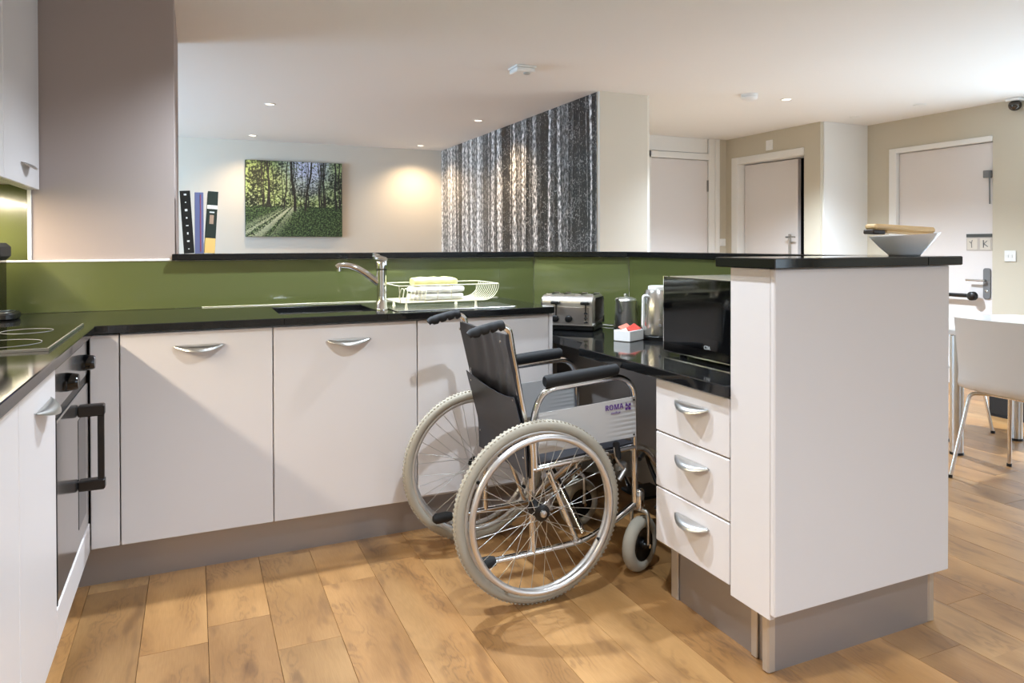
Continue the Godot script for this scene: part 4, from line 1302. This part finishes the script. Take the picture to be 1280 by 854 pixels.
	for zz in [zn + 0.004, zf - 0.004]:
		for yy in [0.46, 0.66, 0.86]:
			var x: float = lerpf(1.04, 0.955, clampf((yy - 0.5) / 0.36, 0, 1)) - 0.022
			part(w, "stud", MB.new().ball(V(x, yy, zz - 0.02 * signf(zz + 2.4)), V(0.003, 0.005, 0.005), 8), M.chrome)

# ---------------------------------------------------------------- lounge: mural, canvas
func mural_texture() -> ImageTexture:
	var w := 1100
	var h := 700
	var rg := RandomNumberGenerator.new()
	rg.seed = 44
	var base := PackedFloat32Array(); base.resize(w); base.fill(-1.0)
	var edge := PackedFloat32Array(); edge.resize(w); edge.fill(0.0)
	# trunks from back to front
	for lay in 3:
		for k in [60, 50, 46][lay]:
			var c := rg.randf() * w
			var hw: float = rg.randf_range([2.0, 4.0, 7.0][lay], [6.0, 10.0, 17.0][lay])
			var fx := c / w
			var pick := rg.randf()
			var tone: float = rg.randf_range(0.05, 0.2) if pick < 0.42 else (rg.randf_range(0.28, 0.52) if pick < 0.76 else rg.randf_range(0.55, 0.85))
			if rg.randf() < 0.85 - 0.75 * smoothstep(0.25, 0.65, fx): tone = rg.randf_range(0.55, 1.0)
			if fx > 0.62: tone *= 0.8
			for x in range(maxi(0, int(c - hw)), mini(w, int(c + hw))):
				var s := (x - c) / hw
				base[x] = tone * (1.0 - 0.45 * s * s) * (0.55 if absf(s) > 0.86 else 1.0)
				edge[x] = s
	var nz := FastNoiseLite.new(); nz.seed = 8; nz.frequency = 1.0; nz.fractal_octaves = 4
	var data := PackedByteArray()
	data.resize(w * h * 3)
	var i := 0
	for y in h:
		var fy := float(y) / h
		for x in w:
			var fx := float(x) / w
			var sway := int(x + 5.0 * sin(fy * 4.0 + x * 0.05))
			sway = clampi(sway, 0, w - 1)
			var t := base[sway]
			var bark := nz.get_noise_2d(x * 0.09, y * 0.055)
			var fine := nz.get_noise_2d(x * 0.3 + 90.0, y * 0.3)
			if t < 0.0:
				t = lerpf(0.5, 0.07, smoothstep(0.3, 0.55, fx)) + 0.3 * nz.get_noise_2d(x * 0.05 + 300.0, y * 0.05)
			t = t * (1.0 + bark * 1.1) + fine * 0.13 + bark * 0.05
			var patch := nz.get_noise_2d(x * 0.012 + 40.0, y * 0.016)
			var leaf := nz.get_noise_2d(x * 0.12 + 500.0, y * 0.12)
			if leaf > 0.34 - 0.45 * patch - 0.1 * fy:
				t = maxf(t, 0.5 + 0.6 * fine)
			t = clampf(t, 0.03, 0.97)
			data[i] = int(255.0 * t)
			data[i + 1] = int(255.0 * t * 0.985)
			data[i + 2] = int(255.0 * t * 0.97)
			i += 3
	return img_tex(w, h, data)

func canvas_texture() -> ImageTexture:
	var w := 640
	var h := 512
	var nz := FastNoiseLite.new(); nz.seed = 15; nz.frequency = 1.0; nz.fractal_octaves = 4
	var rg := RandomNumberGenerator.new()
	rg.seed = 5
	# trunks: base x, top x, half width, ground line
	var tr := [[0.505, 0.455, 0.016, 0.66], [0.60, 0.68, 0.013, 0.65], [0.25, 0.215, 0.011, 0.62], [0.39, 0.425, 0.009, 0.63], [0.93, 0.925, 0.013, 0.64]]
	for k in 30:
		var bx := rg.randf()
		tr.append([bx, bx + rg.randf_range(-0.03, 0.03), rg.randf_range(0.003, 0.007), 0.61])
	var data := PackedByteArray()
	data.resize(w * h * 3)
	var i := 0
	for y in h:
		var fy := float(y) / h
		for x in w:
			var fx := float(x) / w
			var a := nz.get_noise_2d(fx * 26.0, fy * 22.0)
			var b := nz.get_noise_2d(fx * 44.0 + 70.0, fy * 38.0)
			var skyw := exp(-pow((fx - 0.64) / 0.22, 2.0)) * clampf(1.25 - fy / 0.45, 0.0, 1.0)
			var col: Color
			var gl := 0.6 + 0.02 * nz.get_noise_2d(fx * 9.0, 3.0)
			if fy < gl:
				var big := nz.get_noise_2d(fx * 5.0 + 20.0, fy * 4.0)
				var lf := clampf(0.45 + a * 1.0 + b * 0.6 + big * 1.0, 0.0, 1.0)
				col = Color(0.12, 0.15, 0.08).lerp(Color(0.62, 0.7, 0.42), lf)
				col = col.lerp(Color(0.82, 0.84, 0.95), clampf(skyw * (1.0 + b * 1.3 + a), 0.0, 1.0))
				var glow := clampf((b + a) * 1.3 - 0.1, 0.0, 1.0) * clampf(fy / 0.6, 0.0, 1.0)
				col = col.lerp(Color(0.88, 0.9, 0.76), glow * 0.9)
			else:
				var g := (fy - gl) / (1.0 - gl)
				col = Color(0.11, 0.16, 0.09).lerp(Color(0.4, 0.5, 0.3), clampf(0.4 + b * 1.2 + a * 0.5, 0.0, 1.0))
				# sunlit clearing fanning to the left, cut by the tree shadows
				var px := 0.55 - 0.5 * g
				var lit := clampf(1.0 - absf(fx - px + 0.06) / (0.12 + 0.26 * g), 0.0, 1.0)
				var stripe := nz.get_noise_2d((fx - 0.52) / (g + 0.18) * 5.0, 7.0)
				lit *= clampf(0.9 + stripe * 2.5 + b, 0.0, 1.0)
				col = col.lerp(Color(0.86, 0.86, 0.74), lit * 0.85)
			for t in tr:
				if fy < t[3]:
					var cx: float = lerpf(t[1], t[0], fy / t[3])
					var dd: float = absf(fx - cx - 0.006 * sin(fy * 14.0 + t[0] * 40.0))
					if dd < t[2] * (0.6 + 0.5 * fy):
						col = Color(0.10, 0.09, 0.08).lerp(Color(0.25, 0.24, 0.2), clampf(0.5 + b, 0, 1))
						break
			data[i] = int(clampf(col.r, 0, 1) * 255.0); data[i + 1] = int(clampf(col.g, 0, 1) * 255.0); data[i + 2] = int(clampf(col.b, 0, 1) * 255.0)
			i += 3
	return img_tex(w, h, data)

func lounge() -> void:
	# mural on the side wall
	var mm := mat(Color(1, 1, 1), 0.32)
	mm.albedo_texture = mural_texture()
	var mb := MB.new()
	var xa := 2.694
	mb.bx(V(xa, 0.02, PZ + 0.003), V(2.699, CEIL - 0.002, -4.5))
	var mu := thing("forest_mural", "black and white tree trunk mural covering the lounge wall", "mural", V(2.696, 0.02, -6.3))
	part(mu, "backing", mb, M.paper)
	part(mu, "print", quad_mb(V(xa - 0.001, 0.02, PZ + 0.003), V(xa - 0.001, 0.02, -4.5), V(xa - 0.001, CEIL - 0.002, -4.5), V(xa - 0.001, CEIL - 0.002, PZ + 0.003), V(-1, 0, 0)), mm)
	# canvas picture
	var c := thing("canvas_picture", "canvas picture of a sunlit green wood on the lounge wall", "picture", V(1.007, 1.27, PZ))
	part(c, "canvas", MB.new().bx(V(0.499, 1.272, PZ + 0.001), V(1.515, 2.09, PZ + 0.045), 0.003), mat(Color(0.2, 0.2, 0.14), 0.7))
	var cm := mat(Color(1, 1, 1), 0.6)
	cm.albedo_texture = canvas_texture()
	part(c, "print", quad_mb(V(0.501, 1.274, PZ + 0.0458), V(1.513, 1.274, PZ + 0.0458), V(1.513, 2.088, PZ + 0.0458), V(0.501, 2.088, PZ + 0.0458), V(0, 0, 1)), cm)

func quad_mb(a: Vector3, b: Vector3, c: Vector3, d: Vector3, nn: Vector3) -> MB:
	var m := MB.new()
	m.quad(a, b, c, d, nn, [Vector2(0, 1), Vector2(1, 1), Vector2(1, 0), Vector2(0, 0)])
	return m

# ---------------------------------------------------------------- ceiling
func downlight(x: float, z: float, label: String, energy: float, c := NEUTRAL) -> void:
	var d := thing("downlight", label, "downlight", V(x, CEIL - 0.006, z), "recessed ceiling downlights")
	var xf := Transform3D(Basis(V(1, 0, 0), V(0, -1, 0), V(0, 0, -1)), V(x, CEIL, z))
	part(d, "ring", MB.new().lathe([Vector2(0.045, 0.0003), Vector2(0.043, 0.004), Vector2(0.034, 0.005), Vector2(0.032, 0.0025)], 24, xf), M.trim)
	part(d, "lens", MB.new().lathe([Vector2(0.032, 0.0025), Vector2(0.0, 0.003)], 24, xf), M.lamp)
	spot(d, V(x, CEIL - 0.02, z), energy, c)

func ceiling_things() -> void:
	downlight(0.555, -5.93, "downlight over the lounge, left of the nearer pair", 2.5, WARM)
	downlight(0.552, -7.69, "downlight near the lounge wall above the canvas picture", 0.9, WARM)
	downlight(2.34, -5.97, "downlight over the lounge beside the mural's middle", 2.2, WARM)
	downlight(2.335, -7.74, "downlight in the lounge corner beside the mural's far end", 1.2, WARM)
	downlight(4.175, -4.15, "lone downlight in the hall ceiling beside a smoke detector", 14.0)
	# the kitchen and dining lamps above the frame; two behind the camera are added fill
	downlight(0.55, -3.04, "downlight above the sink", 6.0)
	downlight(1.75, -2.55, "downlight above the low worktop", 2.6)
	downlight(0.85, -1.5, "downlight above the kitchen floor", 2.8)
	downlight(0.55, 0.3, "added fill downlight behind the camera", 7.0)  # unseen lamp added so the floor bounces fill forward
	downlight(4.2, -1.6, "downlight above the dining table", 0.8)
	downlight(4.2, 0.6, "added fill downlight at the window end of the dining room", 3.0)  # unseen, added for more bounce from behind the camera
	# smoke detectors
	var a := thing("smoke_alarm", "square white alarm unit on the ceiling before the mural", "smoke detector", V(1.893, CEIL - 0.04, -4.07))
	part(a, "base", MB.new().box(V(1.893, CEIL - 0.006, -4.07), V(0.135, 0.012, 0.135), 0.003), M.plastic)
	part(a, "body", MB.new().box(V(1.893, CEIL - 0.026, -4.07), V(0.125, 0.028, 0.125), 0.006), M.plastic)
	part(a, "grille", MB.new().lathe([Vector2(0.022, 0), Vector2(0.02, 0.008), Vector2(0, 0.009)], 16, Transform3D(Basis(V(1, 0, 0), V(0, -1, 0), V(0, 0, -1)), V(1.91, CEIL - 0.04, -4.04))), mat(Color(0.7, 0.7, 0.68), 0.5))
	var b := thing("smoke_alarm", "round white smoke detector on the hall ceiling", "smoke detector", V(3.789, CEIL - 0.04, -4.13))
	var bx := Transform3D(Basis(V(1, 0, 0), V(0, -1, 0), V(0, 0, -1)), V(3.789, CEIL, -4.13))
	part(b, "base", MB.new().lathe([Vector2(0.06, 0.0), Vector2(0.06, 0.012), Vector2(0.056, 0.015)], 28, bx), M.plastic)
	part(b, "body", MB.new().lathe([Vector2(0.056, 0.015), Vector2(0.056, 0.018), Vector2(0.06, 0.022), Vector2(0.055, 0.036), Vector2(0.03, 0.045), Vector2(0, 0.046)], 28, bx), M.plastic)
	for q in [[5.317, -4.482, "small flat cover disc on the ceiling near the stub wall"], [5.332, -3.889, "small flat cover disc on the ceiling before the entrance door"]]:
		single("ceiling_disc", MB.new().lathe([Vector2(0.05, 0.0003), Vector2(0.048, 0.006), Vector2(0.03, 0.009), Vector2(0, 0.01)], 20, Transform3D(Basis(V(1, 0, 0), V(0, -1, 0), V(0, 0, -1)), V(q[0], CEIL, q[1]))), M.plastic, q[2], "ceiling disc", "ceiling cover discs")
	# dome camera high on the right wall
	var c := thing("dome_camera", "dark dome camera high on the right wall", "camera", V(X3 - 0.05, 2.2, -3.42))
	part(c, "mount", MB.new().box(V(X3 - 0.05, CEIL - 0.012, -3.42), V(0.1, 0.022, 0.1), 0.004), M.plastic)
	part(c, "dome", MB.new().ball(V(X3 - 0.055, CEIL - 0.055, -3.42), V(0.045, 0.042, 0.045), 20), mat(Color(0.32, 0.3, 0.28), 0.12, 0.9))

# ---------------------------------------------------------------- dining corner
func dining_chair(label: String, at: Vector3, turn: float) -> void:
	var c := thing("dining_chair", label, "chair", at, "white shell dining chairs")
	c.rotation.y = turn
	# local frame: x forward, seat shell flowing up into the back
	var rows := []
	for i in 25:
		var q := i / 24.0
		var x: float
		var y: float
		if q < 0.45:
			var s := q / 0.45
			x = lerpf(0.22, -0.14, s)
			y = 0.445 - 0.012 * sin(s * PI) + 0.012 * pow(1.0 - s, 6.0) * -1.0
		elif q < 0.62:
			var a := (q - 0.45) / 0.17 * PI * 0.45
			x = -0.14 - 0.07 * sin(a)
			y = 0.445 + 0.07 * (1.0 - cos(a))
		else:
			var s := (q - 0.62) / 0.38
			x = -0.2091 - 0.05 * s
			y = 0.504 + 0.312 * s
		var row := []
		var hw := 0.21 - 0.012 * absf(q - 0.5)
		for j in 17:
			var s := -1.0 + 2.0 * j / 16.0
			var curl := 0.028 * s * s
			if q < 0.5: row.append(V(x, y + curl * 0.5, s * hw))
			else: row.append(V(x + curl * smoothstep(0.5, 0.7, q) * 1.2, y + curl * 0.5 * (1.0 - smoothstep(0.5, 0.62, q)), s * hw))
		rows.append(row)
	local(c, "shell", MB.new().sheet(rows, 0.008), M.chair_shell)
	for s in [-1, 1]:
		local(c, "leg", MB.new().tube(bend([V(0.12, 0.428, s * 0.12), V(0.16, 0.428, s * 0.17), V(0.23, 0.006, s * 0.215)], 0.03), 0.0095, 10), M.chrome)
		local(c, "leg", MB.new().tube(bend([V(-0.08, 0.428, s * 0.12), V(-0.14, 0.428, s * 0.185), V(-0.23, 0.006, s * 0.225)], 0.03), 0.0095, 10), M.chrome)
		for x in [0.23, -0.23]:
			local(c, "foot", MB.new().lathe([Vector2(0, 0.0), Vector2(0.012, 0.0), Vector2(0.012, 0.016), Vector2(0, 0.017)], 10, Transform3D(Basis.IDENTITY, V(x, 0, s * (0.2155 if x > 0 else 0.2262)))), M.black)
	local(c, "rail", MB.new().tube([V(0.12, 0.428, -0.125), V(0.12, 0.428, 0.125)], 0.009, 8).tube([V(-0.08, 0.428, -0.125), V(-0.08, 0.428, 0.125)], 0.009, 8), M.chrome)

func local(parent: Node3D, called: String, mb: MB, m: Material) -> void:
	var o := MeshInstance3D.new()
	o.name = called
	o.mesh = mb.mesh()
	o.material_override = m
	parent.add_child(o, true)

func dining() -> void:
	var t := thing("dining_table", "white dining table on thick chrome legs", "table", V(4.2, 0, -2.0))
	part(t, "table_top", MB.new().prism(rounded(3.62, -2.86, 4.76, -1.15, 0.14, 8), 0.706, 0.735, 0.005), M.chair_shell)
	part(t, "apron", MB.new().bx(V(3.85, 0.67, -2.68), V(4.56, 0.7055, -2.62)).bx(V(3.85, 0.67, -1.4), V(4.56, 0.7055, -1.34)), M.satin)
	for q in [[3.911, -2.625], [4.517, -2.665], [3.911, -1.38], [4.517, -1.36]]:
		var lg := part(t, "leg", MB.new().lathe([Vector2(0.033, 0.012), Vector2(0.036, 0.7055)], 24, Transform3D(Basis.IDENTITY, V(q[0], 0, q[1]))), M.satin)
		part(lg, "foot", MB.new().lathe([Vector2(0, 0.0), Vector2(0.036, 0.0), Vector2(0.036, 0.014), Vector2(0, 0.014)], 20, Transform3D(Basis.IDENTITY, V(q[0], 0, q[1]))), M.black)
	dining_chair("white shell dining chair with its back to the peninsula", V(3.72, 0, -2.15), 0.0)
	dining_chair("white shell dining chair mostly hidden behind the peninsula end", V(4.33, 0, -3.05), -PI / 2)
	var k := thing("storage_crate", "low black crate on the floor beyond the dining table", "crate", V(5.2, 0, -2.95))
	var b := MB.new().bx(V(5.0, 0.0, -3.13), V(5.4, 0.012, -2.77))
	for s in [0, 1]:
		b.bx(V(5.0 + s * 0.388, 0.012, -3.13), V(5.012 + s * 0.388, 0.27, -2.77), 0.003).bx(V(5.012, 0.012, -3.13 + s * 0.348), V(5.388, 0.27, -3.118 + s * 0.348), 0.003)
	part(k, "body", b, M.black)
	part(k, "rim", MB.new().bx(V(4.99, 0.25, -3.14), V(5.41, 0.272, -3.13)).bx(V(4.99, 0.25, -2.77), V(5.41, 0.272, -2.76)).bx(V(4.99, 0.25, -3.13), V(5.0, 0.272, -2.77)), M.black)
